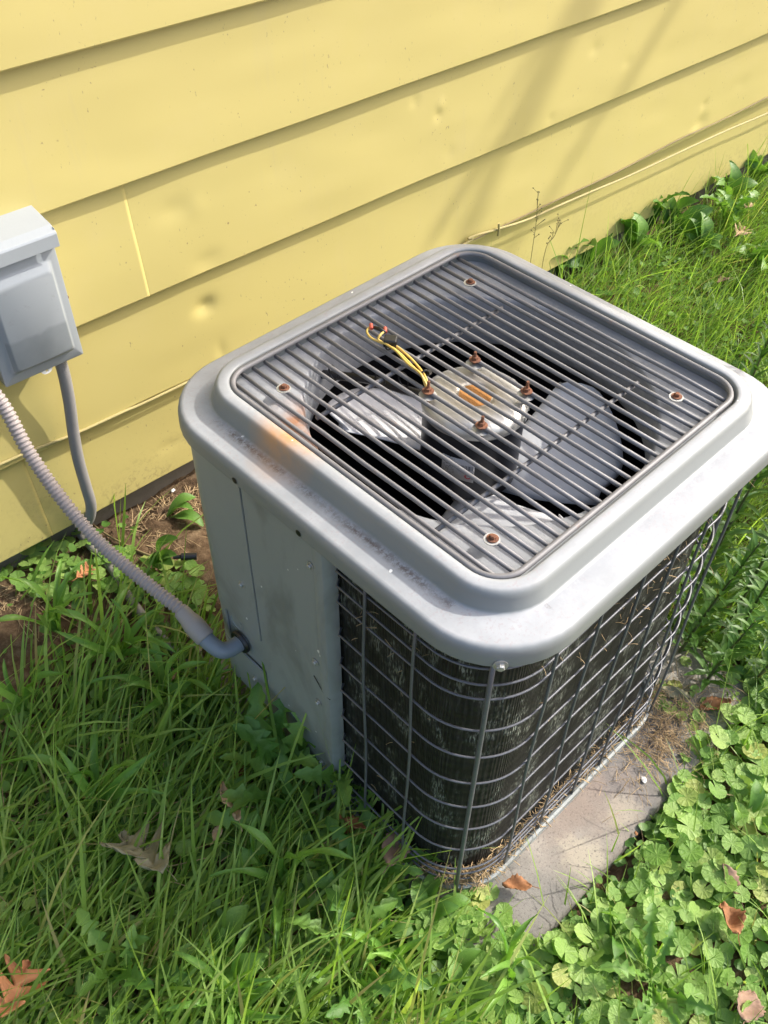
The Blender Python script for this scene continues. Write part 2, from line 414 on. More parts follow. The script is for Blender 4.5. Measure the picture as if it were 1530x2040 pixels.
# ------------------------------------------------------------------ ground
def axis_pts(lo, hi, fine):
    a = np.arange(lo, hi+1e-6, fine); out = [300.]; 
    s = fine; ext = []; x = hi
    while x < 300: s *= 1.35; x += s; ext.append(x)
    s = fine; ext2 = []; x = lo
    while x > -300: s *= 1.35; x -= s; ext2.append(x)
    return np.array(ext2[::-1]+list(a)+ext)
gx = axis_pts(-1.4, 3.2, .011); gy = axis_pts(-1.7, .15, .011)
XX, YY = np.meshgrid(gx, gy)
ZZ = G(XX, YY)
def vnoise(x, y, f, seed):
    r2 = np.random.default_rng(seed); tab = r2.random((256, 256))
    xi = np.floor(x*f).astype(int); yi = np.floor(y*f).astype(int); fx = x*f-xi; fy = y*f-yi
    fx = fx*fx*(3-2*fx); fy = fy*fy*(3-2*fy)
    g = lambda a, b: tab[a & 255, b & 255]
    return (g(xi, yi)*(1-fx)+g(xi+1, yi)*fx)*(1-fy)+(g(xi, yi+1)*(1-fx)+g(xi+1, yi+1)*fx)*fy
rough = np.abs(vnoise(XX, YY, 28, 1)-.5)*.022+(vnoise(XX, YY, 70, 2)-.5)*.008+(vnoise(XX, YY, 9, 3)-.5)*.014
near_ = (np.abs(XX) < 4) & (np.abs(YY) < 3)
ZZ = np.where(near_, ZZ+rough, ZZ)
pu, qu = toU(XX, YY)
inpad = (np.abs(pu) < .45) & (qu > -.36) & (qu < .41)
ZZ = np.where(inpad, np.minimum(ZZ, -.035), ZZ)
vg = np.stack([XX, YY, ZZ], -1).reshape(-1, 3)
nx, ny = len(gx), len(gy)
I = np.arange(nx*ny).reshape(ny, nx)
fg = np.stack([I[:-1, :-1], I[:-1, 1:], I[1:, 1:], I[1:, :-1]], -1).reshape(-1, 4)
def npmesh(name, v, f):
    me = bpy.data.meshes.new(name); me.vertices.add(len(v)); me.vertices.foreach_set('co', np.asarray(v, np.float32).ravel())
    k = f.shape[1]; me.loops.add(f.size); me.loops.foreach_set('vertex_index', np.asarray(f, np.int32).ravel())
    me.polygons.add(len(f)); me.polygons.foreach_set('loop_start', np.arange(0, f.size, k, dtype=np.int32))
    me.update(calc_edges=True); me.validate(); return me
g_o = finish('ground', npmesh('ground', vg, fg), Msoil, None, True, 180); tag(g_o, kind='structure')

# ------------------------------------------------------------------ house wall
wall = empty('house_wall', (0.8, 0.02, 0), label='yellow painted lap siding wall of the house behind the air conditioner', cat='wall')
WO = np.array([0.8, 0.02, 0])
bottoms = [.155, .350]+[.553+.203*i for i in range(9)]
LAP = .019
# dents: pixel position, depth, radius x, radius z
dents = []
for px, py, a, rx, rz in [(403, 606, .0075, .022, .016), (400, 512, .004, .03, .018), (340, 415, .0035, .035, .02), (385, 405, -.002, .02, .02),
                          (868, 226, .004, .012, .010), (872, 208, -.003, .010, .012), (822, 200, .003, .012, .012), (1180, 95, .003, .02, .014),
                          (965, 300, .003, .012, .012), (885, 300, .002, .018, .014), (1085, 230, .0025, .012, .010), (1385, 240, .006, .030, .022), (1365, 262, -.004, .022, .010),
                          (1395, 205, .004, .014, .012), (1470, 165, .002, .03, .02), (1240, 120, .002, .016, .012), (430, 690, .003, .012, .02),
                          (1330, 330, .003, .02, .012), (1520, 280, .004, .014, .02), (1290, 405, .003, .02, .01), (330, 880, .003, .03, .012), (80, 1010, .003, .02, .012),
                          (1150, 505, .003, .02, .012), (560, 330, .0015, .05, .03), (1010, 95, .0015, .05, .03), (200, 300, .0012, .06, .04), (960, 600, .002, .03, .02)]:
    h = at(px, py, 1, 0.0); dents.append((h[0], h[2], a*(.9 if a > .007 else .55), rx, rz))
jx = [at(295, 571, 1, -LAP)[0], at(101, 1053, 1, -LAP)[0]]
joints = {0: [jx[1], 2.6], 1: [-1.3, 3.2], 2: [jx[0], 3.9], 3: [-.9, 2.9], 4: [1.6+.9], 5: [-.4, 3.3]}
def board(k, x0, x1, proud):
    zb = bottoms[k]; zt = (bottoms[k+1] if k+1 < len(bottoms) else zb+.203)+.018
    nx_ = max(2, int((min(x1, 2.3)-max(x0, -.8))/.006)) if (x1 > -.8 and x0 < 2.3 and k < 6) else 12
    xs = np.unique(np.concatenate([np.linspace(x0, x1, 8), np.linspace(max(x0, -.8), min(x1, 2.3), nx_) if nx_ > 12 else np.array([x0, x1])]))
    zs = np.linspace(zb, zt, 34 if nx_ > 12 else 4)
    Xg, Zg = np.meshgrid(xs, zs)
    t = (Zg-zb)/(zt-zb)
    Y = -LAP*(1-t)-proud
    if k == 1: Y = Y-.0015*(1-t)*(.6+.4*np.sin(Xg*2.1+1))*sstep(-.8, .4, Xg+.5)    # this course has come loose at its foot
    Y = Y + (vnoise(Xg+9, Zg*1.4+k*7, 6, 11)-.5)*.0022 + (vnoise(Xg*.6+3, Zg*2+k*3, 14, 12)-.5)*.0009
    for dx, dz, a, rx, rz in dents:
        e = ((Xg-dx)/rx)**2+((Zg-dz)/rz)**2
        w = np.where((dz > zb) & (dz < zt-.018), 1, 0)
        Y = Y + a*np.exp(-e*1.2)*w
    wob = (vnoise(Xg*1.0+5, Xg*0+k*3.3, 5, 13)-.5)*.0026
    Zg = Zg + wob*(1-t)
    V = np.stack([Xg, Y, Zg], -1)
    lipv = V[0].copy(); lipv[:, 2] -= .0025; lipv[:, 1] += .0015
    l2 = lipv.copy(); l2[:, 1] = np.maximum(l2[:, 1]+.011, -.006); l2[:, 2] += .002
    V = np.concatenate([l2[None], lipv[None], V]); ny_, nx2 = V.shape[:2]
    I = np.arange(ny_*nx2).reshape(ny_, nx2)
    f = np.stack([I[:-1, :-1], I[:-1, 1:], I[1:, 1:], I[1:, :-1]], -1).reshape(-1, 4)
    me = npmesh('siding_board', V.reshape(-1, 3)-WO, f)
    o = finish('siding_board', me, Myel, wall, True, 18)
    so_ = o.modifiers.new('s', 'SOLIDIFY'); so_.thickness = .0003; so_.offset = 1
for k in range(len(bottoms)):
    cuts = sorted([-3.5]+[c for c in joints.get(k, [.3+k*.7]) if -3.5 < c < 6]+[6.5])
    for i in range(len(cuts)-1):
        board(k, cuts[i]-(.004 if i else 0), cuts[i+1], .0004 if i % 2 == 0 else 0)
b = MB(); b.box((1.5, .075, .02), (10, .11, .29)); b.v = [(x-WO[0], y-WO[1], z) for x, y, z in b.v]; b.build('foundation', Mfound, wall, False)
b = MB(); b.box((1.5, .060, 1.25), (10, .08, 2.15)); b.v = [(x-WO[0], y-WO[1], z) for x, y, z in b.v]; b.build('sheathing', Mgap, wall, False)

# painted cable stapled along the wall
pp = [(-60, 950), (0, 925), (62, 898), (150, 864), (240, 823), (378, 759)]
path = [at(px, py, 1, -.022) for px, py in pp]
pp2 = [(900, 500), (935, 474), (990, 457), (1050, 438), (1106, 413), (1180, 381), (1254, 350), (1353, 304), (1450, 259), (1530, 225), (1640, 172)]
path2 = [at(px, py, 1, -.030) for px, py in pp2]
cb = MB(); cb.tube(catmull(path+path2, 10), .0027, 8)
co = cb.build('painted_cable', Mcable); tag(co, 'thin yellow painted cable running along the foot of the siding', 'cable')
cl = MB(); h = at(990, 457, 1, -.030); cl.tube([h+np.array([0, -.004, .016]), h+np.array([0, -.006, 0]), h+np.array([.001, -.004, -.014])], .0028, 8)
tag(cl.build('cable_clip', Mcable), 'small yellow painted clip holding the cable just behind the cover corner', 'clip')
bw = MB(); bw.tube(catmull([at(px, py, 1, -.024) for px, py in [(905, 492), (960, 470), (1100, 403), (1230, 342), (1350, 279), (1440, 238), (1530, 193), (1600, 160)]], 8), .0016, 6)
tag(bw.build('thin_wire', Mbrwire), 'thin brown wire tucked under the siding edge above the cable', 'wire')

# ------------------------------------------------------------------ concrete pad
pad = MB()
def padring(h, z, r): return rr(.365+h, r, z, hy=.385+h, ns=14, nc=5)
pad.loft([padring(0, -.075, .012), padring(0, -.010, .012), padring(-.004, -.003, .012), padring(-.009, 0, .012)], close_last=True)
po = pad.build('concrete_pad', Mconc, None, True, 50); po.location = U(.055, .012); po.rotation_euler = (0, 0, TH)
tag(po, 'stained grey concrete pad under the air conditioner', 'pad')

# ------------------------------------------------------------------ air conditioner
ac = empty('air_conditioner', tuple(U(0, 0)), TH, label='grey outdoor air conditioner unit with wire coil guard and open top grille', cat='air conditioner')
HB = .284
# base pan
b = MB(); b.loft([rr(.288, .105, 0.001), rr(.290, .107, .003), rr(.290, .107, .019), rr(.286, .103, .021), rr(.282, .10, .019), rr(.280, .10, .008)], close_last=True)
b.build('base_pan', Mpan, ac, True, 35)
# coil: right and back and front faces
b = MB(); b.loft([rr(.262, .085, .012), rr(.262, .085, .66)]); b.build('coil', Mcoil, ac, True, 60)
b = MB(); b.loft([rr(.240, .07, .012), rr(.240, .07, .66)]); b.build('coil_liner', Mblack, ac, True, 60)
# cover
prof = [(.304, .103, .664), (.3098, .109, .6530), (.3104, .1095, .6520), (.3108, .110, .6540), (.3105, .1095, .6670), (.3097, .109, .6725), (.3078, .107, .6768), (.3048, .104, .6792), (.3010, .100, .6802),
        (.2720, .0760, .6822), (.2688, .0735, .6828), (.2665, .0715, .6850), (.2630, .068, .6990), (.2612, .0665, .7040), (.2585, .064, .7072), (.2550, .060, .7087), (.2480, .054, .7092), (.2440, .050, .7087), (.2418, .047, .7070), (.2405, .045, .7030), (.2405, .045, .688)]
b = MB(); b.loft([rr(h, r, z) for h, r, z in prof]); cov = b.build('cover', Mcov, ac, True, 60); cov.location = (.003, 0, 0); wnm = cov.modifiers.new('w', 'WEIGHTED_NORMAL'); wnm.weight = 100; wnm.keep_sharp = True; wnm.mode = 'FACE_AREA'
# holes in skirt
for q, z in ((-.1195, .659), (-.0005, .659)):
    s = MB(); s.lathe([(0, 0), (.0032, 0), (.0038, .0007), (.0045, .0008)], (-.3108, -q, z), 12, (-1, 0, 0)); s.build('screw_hole', Mblack, cov)
# shroud shelf with round throat
sq = rr(.2432, .046, .689)
def circ(R, z):
    return [(R*math.cos(math.atan2(y, x)), R*math.sin(math.atan2(y, x)), z) for x, y, _ in sq]
b = MB(); b.loft([sq, circ(.2305, .6885), circ(.2275, .6865), circ(.2255, .681), circ(.2245, .616), circ(.229, .608), circ(.262, .605)])
b.build('fan_shroud', Mshelf, ac, True, 40)
# louvre-like ribs on the throat wall (corrugated insulation sheet seen on the left)
# grille
ring = MB(); ring.tube(rr(.2350, .038, .7058), .0038, 8, closed=True); gr = ring.build('grille_ring', Mbar, ac, True, 180)
pitch = .0187; ZB = .7005
bars = [-.2215+pitch*i for i in range(24)]
nb_mesh = {}
for i, x in enumerate(bars):
    hy = .2330
    if abs(x) > .197: hy = .197+math.sqrt(max(0, .038**2-(abs(x)-.197)**2))
    jit = random.uniform(-.0006, .0006)
    b = MB(); b.tube([(x+jit*(1 if k % 2 else -1), -hy+2*hy*k/6, ZB+random.uniform(-.0006, .0002)) for k in range(7)], .0028, 8); b.build('grille_bar', Mbar, gr, True, 180)
for y, x0, x1 in ((.106, -.186, .165), (-.127, -.216, .165)):
    b = MB(); b.tube([(x0, y, ZB-.0058), ((x0+x1)/2, y, ZB-.0058), (x1, y, ZB-.0058)], .0030, 8); b.build('cross_rod', Mbar, gr, True, 180)
def screw(parent, c, axis, r=.006, m=None, washer=None, name='screw', slot=True):
    b = MB(); b.lathe([(r*1.35, 0), (r*1.35, r*.18), (r*1.0, r*.22)], c, 18, axis)
    b.lathe([(r*.78, r*.2), (r*.80, r*.75), (r*.62, r*.95), (0.0001, r*.98)], c, 6, axis)
    return b.build(name, m or Mzinc, parent, True, 35)
for x, q in ((-.185, -.170), (.168, -.172), (.165, .183), (-.187, .183)):
    b = MB(); b.lathe([(.0005, 0), (.0092, 0), (.0092, .0012), (.0005, .0012)], (x, -q, ZB+.0025), 20); b.build('washer', Mzinc, gr, True, 35)
    screw(gr, (x+.001, -q, ZB+.0037), (.05, .03, 1), .0052, Mrust, name='rusty_screw')
# motor
mc = (0.000, .008)
mo = MB(); mo.lathe([(.001, .548), (.030, .548), (.058, .552), (.066, .560), (.0675, .580), (.0675, .668), (.0655, .672)], (mc[0], mc[1], 0), 48)
motor = mo.build('motor', Mmotor, ac, True, 35)
mcap = MB(); mcap.lathe([(.0685, .667), (.0695, .668), (.0700, .674), (.0690, .6790), (.0640, .6835), (.0560, .6865), (.0290, .6870), (.0245, .6862), (.0235, .6850), (.001, .6850)], (mc[0], mc[1], 0), 48)
mcap = mcap.build('motor_cap', Mcap, motor, True, 50)
b = MB(); b.lathe([(.0001, .6856), (.0215, .6856), (.0215, .6853)][::-1], (mc[0], mc[1], 0), 32); b.build('rust_patch', Mrustpatch, motor)
# bright band clips round the cap edge
for a in (-5, 12, -28, -50, -70):
    A_ = math.radians(a); b = MB(); b.box((mc[0]+.0700*math.cos(A_), mc[1]+.0700*math.sin(A_), .673), (.003, .007, .008), [(math.cos(A_), math.sin(A_), 0), (-math.sin(A_), math.cos(A_), 0), (0, 0, 1)])
    b.build('cap_clip', Mzinc, motor, False)
for x, q in ((.037, -.044), (-.055, -.041), (-.055, .050), (.036, .045)):
    y = -q
    b = MB(); b.lathe([(.0062, .0), (.0078, .0008), (.0078, .0018), (.0045, .0022)], (x, y, ZB+.002), 14)
    b.lathe([(.0044, .0020), (.0044, .0062), (.0030, .0066)], (x, y, ZB+.002), 6)
    b.lathe([(.0021, -.020), (.0021, .0150), (.0019, .0160), (.0002, .0161)], (x+random.uniform(-.001, .001), y, ZB+.002+random.uniform(-.003, .001)), 10)
    b.build('rusty_stud', Mrust, motor, True, 35)
    b = MB(); b.lathe([(.011, 0), (.012, .001), (.006, .0018)], (x, y, ZB-.0045), 14); b.build('stud_washer', Mzinc, motor)
# motor label
la = []; 
a0, a1 = math.radians(188), math.radians(226)
for i in range(13):
    a = a0+(a1-a0)*i/12
    zl = .625-.010*i/12; zh = .655
    for z in (zl-.022, zh-.022): la.append((mc[0]+.0679*math.cos(a), mc[1]+.0679*math.sin(a), z))
me = bpy.data.meshes.new('motor_label'); me.from_pydata(la, [], [(2*i, 2*i+2, 2*i+3, 2*i+1) for i in range(12)])
uv = me.uv_layers.new(name='UVMap')
for p in me.polygons:
    for li in p.loop_indices:
        vi = me.loops[li].vertex_index; uv.data[li].uv = ((vi//2)/12, vi % 2)
lo = finish('motor_label', me, Mlab, motor, True, 180); sm = lo.modifiers.new('s', 'SOLIDIFY'); sm.thickness = .0003; sm.offset = -1
# fan blades and hub
b = MB(); b.lathe([(.001, .530), (.018, .530), (.020, .526), (.020, .500), (.001, .498)], (mc[0], mc[1], 0), 24); hub = b.build('fan_hub', Mzinc, ac)
def blade(ang, dz=0):
    b = MB(); n, m_ = 12, 14; V = []
    for i in range(n+1):
        t = i/n; R = .032+t*.180
        half = math.radians(27+5*math.sin(t*PI*.8))*(1 if t < .9 else 1-(t-.9)*1.6)
        for j in range(m_+1):
            s = -1+2*j/m_
            a = math.radians(ang)+s*half+t*.25
            Rj = R - (.030*max(0, abs(s)-.55)**2/.2 if t > .9 else 0)*1.0
            z = .556+dz+.036*t+.034*s*(.5+.5*t)-.010*s*s+.0015*math.sin(t*7)*math.cos(s*3)
            V.append((mc[0]+Rj*math.cos(a), mc[1]+Rj*math.sin(a), z))
    F = [(i*(m_+1)+j, i*(m_+1)+j+1, (i+1)*(m_+1)+j+1, (i+1)*(m_+1)+j) for i in range(n) for j in range(m_)]
    b.add(V, F); o = b.build('fan_blade', Mblade, hub, True, 180); s_ = o.modifiers.new('s', 'SOLIDIFY'); s_.thickness = .0018
    for rr_ in (.055, .085, .115):
        k = MB(); A_ = math.radians(ang)+.1; k.lathe([(.005, 0), (.004, .003), (.0005, .004)], (mc[0]+rr_*math.cos(A_), mc[1]+rr_*math.sin(A_), .563+dz), 10); k.build('rivet', Mzinc, o)
blade(-46, .006); blade(86, -.004); blade(222, -.012)
# wiring: wires pass over the bars to the motor
def wirepts(P): return catmull(P, 8)
def hp(px, py, z): 
    h = at(px, py, 2, z); p, q = toU(h[0], h[1]); return (p, -q, z)
zw = ZB+.010
w1 = [hp(853, 778, ZB+.002), hp(843, 752, zw), hp(820, 728, zw), hp(800, 707, zw), hp(778, 690, zw), hp(757, 682, zw+.002), hp(738, 672, zw+.004), hp(731, 660, zw+.006), hp(738, 650, zw+.006)]
w2 = [hp(849, 772, ZB+.002), hp(838, 745, zw+.004), hp(812, 724, zw+.003), hp(790, 700, zw+.004), hp(770, 686, zw+.004), hp(754, 677, zw+.006), hp(757, 668, zw+.010), hp(766, 660, zw+.010)]
w3 = [hp(856, 776, ZB+.002), hp(846, 748, zw), hp(826, 722, zw-.001), hp(803, 700, zw), hp(782, 684, zw), hp(776, 676, zw)]
for w in (w1, w2, w3):
    b = MB(); b.tube(wirepts(w), .0016, 8); b.build('motor_wire', Mwire, ac, True, 180)
c_ = hp(778, 680, zw+.003); b = MB(); b.box(c_, (.016, .018, .012), [(.8, .6, 0), (-.6, .8, 0), (0, 0, 1)]); b.build('wire_connector', Mblack, ac, False, bevel=.002)
c_ = hp(755, 655, zw+.008); b = MB(); b.tube([hp(744, 652, zw+.008), hp(755, 655, zw+.009), hp(767, 662, zw+.010)], [.0022, .003, .0022], 8); b.build('wire_connector', Mblack, ac, True, 180)
for px, py in ((740, 650), (768, 657)):
    b = MB(); b.tube([hp(px, py+5, zw+.008), hp(px-1, py-4, zw+.009)], .0025, 8); b.build('wire_terminal', Mred, ac)
for (px, py) in ((846, 745), (776, 689)):
    c_ = np.array(hp(px, py, zw)); b = MB()
    d = np.array(hp(820, 724, zw))-np.array(hp(846, 750, zw)); d /= np.linalg.norm(d); n_ = np.array([0, 0, 1.]); s_ = np.cross(d, n_)
    b.tube([c_+.0058*(math.cos(t)*n_+math.sin(t)*s_) for t in np.linspace(0, 2*PI, 14)[:-1]], .0013, 6, closed=True)
    b.box(c_+s_*.007, (.005, .005, .005)); b.build('cable_tie', Mblack, ac)
# black lead under the bars from motor to the left wall
b = MB(); b.tube(catmull([hp(852, 790, .68), hp(800, 775, .676), hp(740, 757, .670), hp(690, 750, .662), hp(640, 745, .655), hp(605, 735, .650)], 8), .0065, 10); b.build('motor_lead', Mblack, ac, True, 180)
for px, py in ((664, 738), (757, 752), (804, 752)):
    c_ = np.array(hp(px, py, ZB-.006)); b = MB(); b.tube([c_+np.array([0, .0085*math.cos(t), .011*math.sin(t)-.004]) for t in np.linspace(0, 2*PI, 16)[:-1]], .0013, 6, closed=True); b.build('cable_tie', Mblack, ac)

# panels on the service side
def Lout(off, y_from, x_to, n=14):     # outline from left face, round the back-left corner, along the wall side
    h = HB+off; r = .045+off; P = [(-h, y_from), (-h, (y_from+h-r)/2), (-h, h-r)]
    P += [(-h+r-r*math.cos(t), h-r+r*math.sin(t)) for t in np.linspace(0, PI/2, n)[1:]]
    P += [((-h+r)*(1-k/4)+x_to*k/4, h) for k in range(1, 5)]
    return P[::-1]
b = MB(); b.strip(Lout(.0015, .1485, .262), .278, .656, .0025); pu_ = b.build('service_panel', Mpan, ac, True, 35)
b = MB(); b.strip(Lout(.0008, .239, .262), .1915, .2762, .0025); b.build('corner_panel', Mpan, ac, True, 35)
b = MB(); b.strip(Lout(.0020, .1485, .262), .088, .1900, .0025); pl_ = b.build('lower_panel', Mpan, ac, True, 35)
b = MB(); b.box((-HB+.0048, .196, .234), (.003, .100, .100)); b.build('connection_plate', Mpan, ac, False)
b = MB(); b.lathe([(.0155, 0), (.0160, .0008), (.0140, .0012), (.0138, .0003), (.0001, .0003)], (-HB+.0032, .217, .257), 28, (-1, 0, 0)); b.build('knockout', Mpan, ac)
b = MB()
b.strip([(-HB, -.010), (-HB, .04), (-HB, .10), (-HB, .1465), (-HB+.003, .1468)][::-1], .024, .656, .0025)
mp_ = b.build('middle_panel', Mpan, ac, True, 35)
b = MB(); b.strip([(-HB-.0005, .004), (-HB-.0018, -.004), (-HB-.0005, -.0105), (-HB+.006, -.0162), (-HB+.016, -.0175)][::-1], .024, .656, .002); b.build('panel_flange', Mpan, ac, True, 35)
b = MB(); b.tube([(-HB-.0012, .022, .322), (-HB-.0020, .006, .306), (-HB-.0028, -.004, .300), (-HB-.002, -.013, .299)], .0007, 5); b.build('panel_crack', Mblack, ac)
for q, z in ((-.012, .573), (-.016, .362), (-.016, .258), (-.019, .078)): screw(mp_, (-HB-.0008, -q, z), (-1, 0, 0), .0046, Mzinc)
screw(pu_, (-HB-.0017, .176, .392), (-1, 0, 0), .0050, Mzinc); screw(pl_, (-HB-.0022, .179, .145), (-1, 0, 0), .0048, Mzinc)
# wire guard
def gpath(off, z, sag=0):
    h = HB+off; r = .095; R_ = rr(h, r, z, ns=12, nc=14)
    R_ = np.array(R_); m = ~((R_[:, 0] < -h+.004) & (R_[:, 1] > -.0205)) & ~((R_[:, 0] < -h+r) & (R_[:, 1] > h-r)) & ~((R_[:, 1] > h-.001) & (R_[:, 0] < 0.0))
    k = int(np.argmax(~m)); R2 = np.roll(R_, -k, 0); m2 = np.roll(m, -k); P = R2[m2]
    e = np.array([[-h, -.016, z]])
    i0 = int(np.argmin(np.abs(P[:, 0]+h)+np.abs(P[:, 1]+.016)))
    e = np.array([[-h+.010, -.0245, z]])
    if i0 == 0: P = np.concatenate([e, P])
    elif i0 == len(P)-1: P = np.concatenate([P, e])
    return P
for z in (.622, .596, .566, .536, .467, .402, .337, .270, .203, .137, .072, .050, .032):
    P = gpath(-.004, z)
    ph = random.random()*6; amp = .0012 if z > .2 else .0022
    P[:, 2] += amp*np.sin(P[:, 0]*14+P[:, 1]*17+ph)
    b = MB(); b.tube(P, .00165, 7); b.build('guard_wire', Mguard, ac, True, 180)
def vwire(x, y, nx_, ny_, r=.0021, z0=.018, z1=.655, name='guard_upright'):
    b = MB(); ph = random.random()*6
    b.tube([(x+.0012*math.sin(k+ph), y+.0012*math.cos(k*1.3+ph), z0+(z1-z0)*k/8) for k in range(9)], r, 7); b.build(name, Mguard, ac, True, 180)
for q in (.084, .168): vwire(-HB-.0005, -q, -1, 0)
for p in (-.176, -.092, -.005, .072, .147, .215): vwire(p, -HB-.0005, 0, -1)
for y in (-.17, -.085, 0, .085, .17): vwire(HB+.0005, y, 1, 0)
for x in (.02, .105, .17): vwire(x, HB+.0005, 0, 1)
cr = HB-.095+.095*math.sqrt(.5)
for sx, sy in ((-1, -1), (1, -1), (1, 1)):
    b = MB(); b.tube([(sx*(cr+.003), sy*(cr+.003), .016+.636*k/6) for k in range(7)], .0033, 8); b.build('guard_post', Mguard, ac, True, 180)
    screw(cov, (sx*(.3106-.1095+.1095*.7071), sy*(.3106-.1095+.1095*.7071), .656), (sx, sy, .05), .0060, Mzinc, name='cover_screw')
# conduit elbow on the unit
el = MB()
e0 = np.array([-HB-.001, .205, .222])
pe = hp(432, 1262, .235); 
el.lathe([(.021, 0), (.021, .004), (.0195, .006), (.016, .006)], e0, 28, (-1, 0, 0)); elg = el.build('locknut_ring', Mblack, ac)

def toL(w): p, q = toU(w[0], w[1]); return np.array([p, -q, w[2]])
elpts = [e0+np.array([.004, 0, 0]), e0+np.array([-.020, 0, .0]), e0+np.array([-.036, .006, .004]), e0+np.array([-.044, .024, .014]), e0+np.array([-.046, .044, .024])]
elb = MB(); elb.tube(catmull(elpts, 8), .0135, 18); elb.build('conduit_elbow', Mpvc, ac, True, 50)
# end of the elbow in world space for the conduit
def toW(l): return U(l[0], -l[1], l[2])
eend = toW(elpts[-1]); edir = toW(elpts[-1])-toW(elpts[-2]); edir /= np.linalg.norm(edir)

# straw and leaf litter on the base pan
def fibres(name, pts, m, kind='stuff', parent=None, r=.0005, lmin=.01, lmax=.04, zs=.5):
    b = MB()
    for (x, y, z) in pts:
        L = random.uniform(lmin, lmax); a = random.uniform(0, 2*PI); e = random.uniform(-.15, zs)
        d = np.array([math.cos(a)*math.cos(e), math.sin(a)*math.cos(e), math.sin(e)]); c = np.cross(d, (0, 0, 1))*random.uniform(-.3, .3)
        b.tube([np.array([x, y, z])+d*L*t+c*L*t*t+np.array([0, 0, -.35*L*t*t]) for t in (0, .33, .66, 1)], r*random.uniform(.6, 1.5), 3, caps=False)
    o = b.build(name, m, parent, True, 180); 
    if kind: o['kind'] = kind
    return o
pts = []
for _ in range(1500):
    t = random.random(); h = random.uniform(.264, .282)
    if random.random() < .62: pts.append((random.uniform(-.24, .28), -h, .012+random.random()*.035*abs(math.sin(len(pts)*.01)+.4)))
    else:
        a = random.uniform(PI, 1.5*PI); R = h-.19; pts.append((-.19+R*math.cos(a), -.19+R*math.sin(a), .014+random.random()*.028))
fibres('straw_litter', pts, Mstraw, 'stuff', ac, .0006, .006, .022)
pts = [(random.uniform(-.2, .27), -.281, random.choice([.59, .566, .536, .467, .402])+random.uniform(0, .012)) for _ in range(34)]
pts += [(random.gauss(.06, .07), -.276, random.gauss(.50, .03)) for _ in range(60)]
pts += [(-.281, random.gauss(-.085, .01), random.gauss(.55, .012)) for _ in range(9)]+[(-.279, random.uniform(-.2, -.02), random.uniform(.08, .58)) for _ in range(12)]
fibres('clinging_straw', pts, Mstraw, 'stuff', ac, .00032, .004, .015, .9)

# ------------------------------------------------------------------ disconnect box
DX0, DX1, DY, DZ0, DZ1 = -.436, -.303, -.072, .541, .762
box = empty('disconnect_box', ((DX0+DX1)/2, -.03, DZ0), label='grey metal electrical disconnect box screwed to the yellow siding', cat='electrical box')
def bxo(v): return [(x-(DX0+DX1)/2, y+.03, z-DZ0) for x, y, z in v]
b = MB(); b.box(((DX0+DX1)/2+.002, (DY+.010)/2+.006, (DZ0+DZ1)/2+.004), (DX1-DX0-.012, abs(DY)-.004, DZ1-DZ0-.006)); b.v = bxo(b.v); b.build('box_body', Mbox, box, False, bevel=.0015)
# front door: flange with raised embossed field
def rct(x0, x1, z0, z1, y, r=.004, n=4):
    P = rr((x1-x0)/2, r, 0, hy=(z1-z0)/2, ns=2, nc=n); return [((x0+x1)/2+a, y, (z0+z1)/2+b_) for a, b_, _ in P]
xf0, xf1, zf0, zf1 = DX0, DX1, DZ0-.004, DZ1-.032
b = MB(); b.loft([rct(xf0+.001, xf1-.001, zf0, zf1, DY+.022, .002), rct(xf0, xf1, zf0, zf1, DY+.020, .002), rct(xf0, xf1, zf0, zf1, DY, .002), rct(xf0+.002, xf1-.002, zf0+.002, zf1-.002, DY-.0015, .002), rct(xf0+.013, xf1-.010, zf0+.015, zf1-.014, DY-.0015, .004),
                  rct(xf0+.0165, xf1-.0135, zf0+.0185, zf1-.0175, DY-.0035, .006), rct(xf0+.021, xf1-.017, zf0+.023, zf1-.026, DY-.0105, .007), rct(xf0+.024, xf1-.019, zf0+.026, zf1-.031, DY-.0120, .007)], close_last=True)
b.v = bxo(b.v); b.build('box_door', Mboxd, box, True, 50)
# rain lid
b = MB()
P = [(0.0, DZ1+.012), (DY-.001, DZ1+.003), (DY-.014, DZ1-.003), (DY-.0155, DZ1-.006), (DY-.0155, DZ1-.026), (DY-.0143, DZ1-.026), (DY-.0140, DZ1-.006), (DY-.001, DZ1+.001), (0, DZ1+.010)]
vs_ = [(x, y, z) for x in (DX0-.004, DX1+.003) for y, z in P]; n_ = len(P)
b.add(vs_, [(i, (i+1) % n_, n_+(i+1) % n_, n_+i) for i in range(n_)]+[tuple(range(n_-1, -1, -1)), tuple(range(n_, 2*n_))])
for xx in (DX0-.004, DX1+.0015): b.box((xx+.0008, DY/2-.006, DZ1-.014), (.0012, abs(DY)+.010, .030))
b.v = bxo(b.v); b.build('box_lid', Mbox, box, False, bevel=.0012)
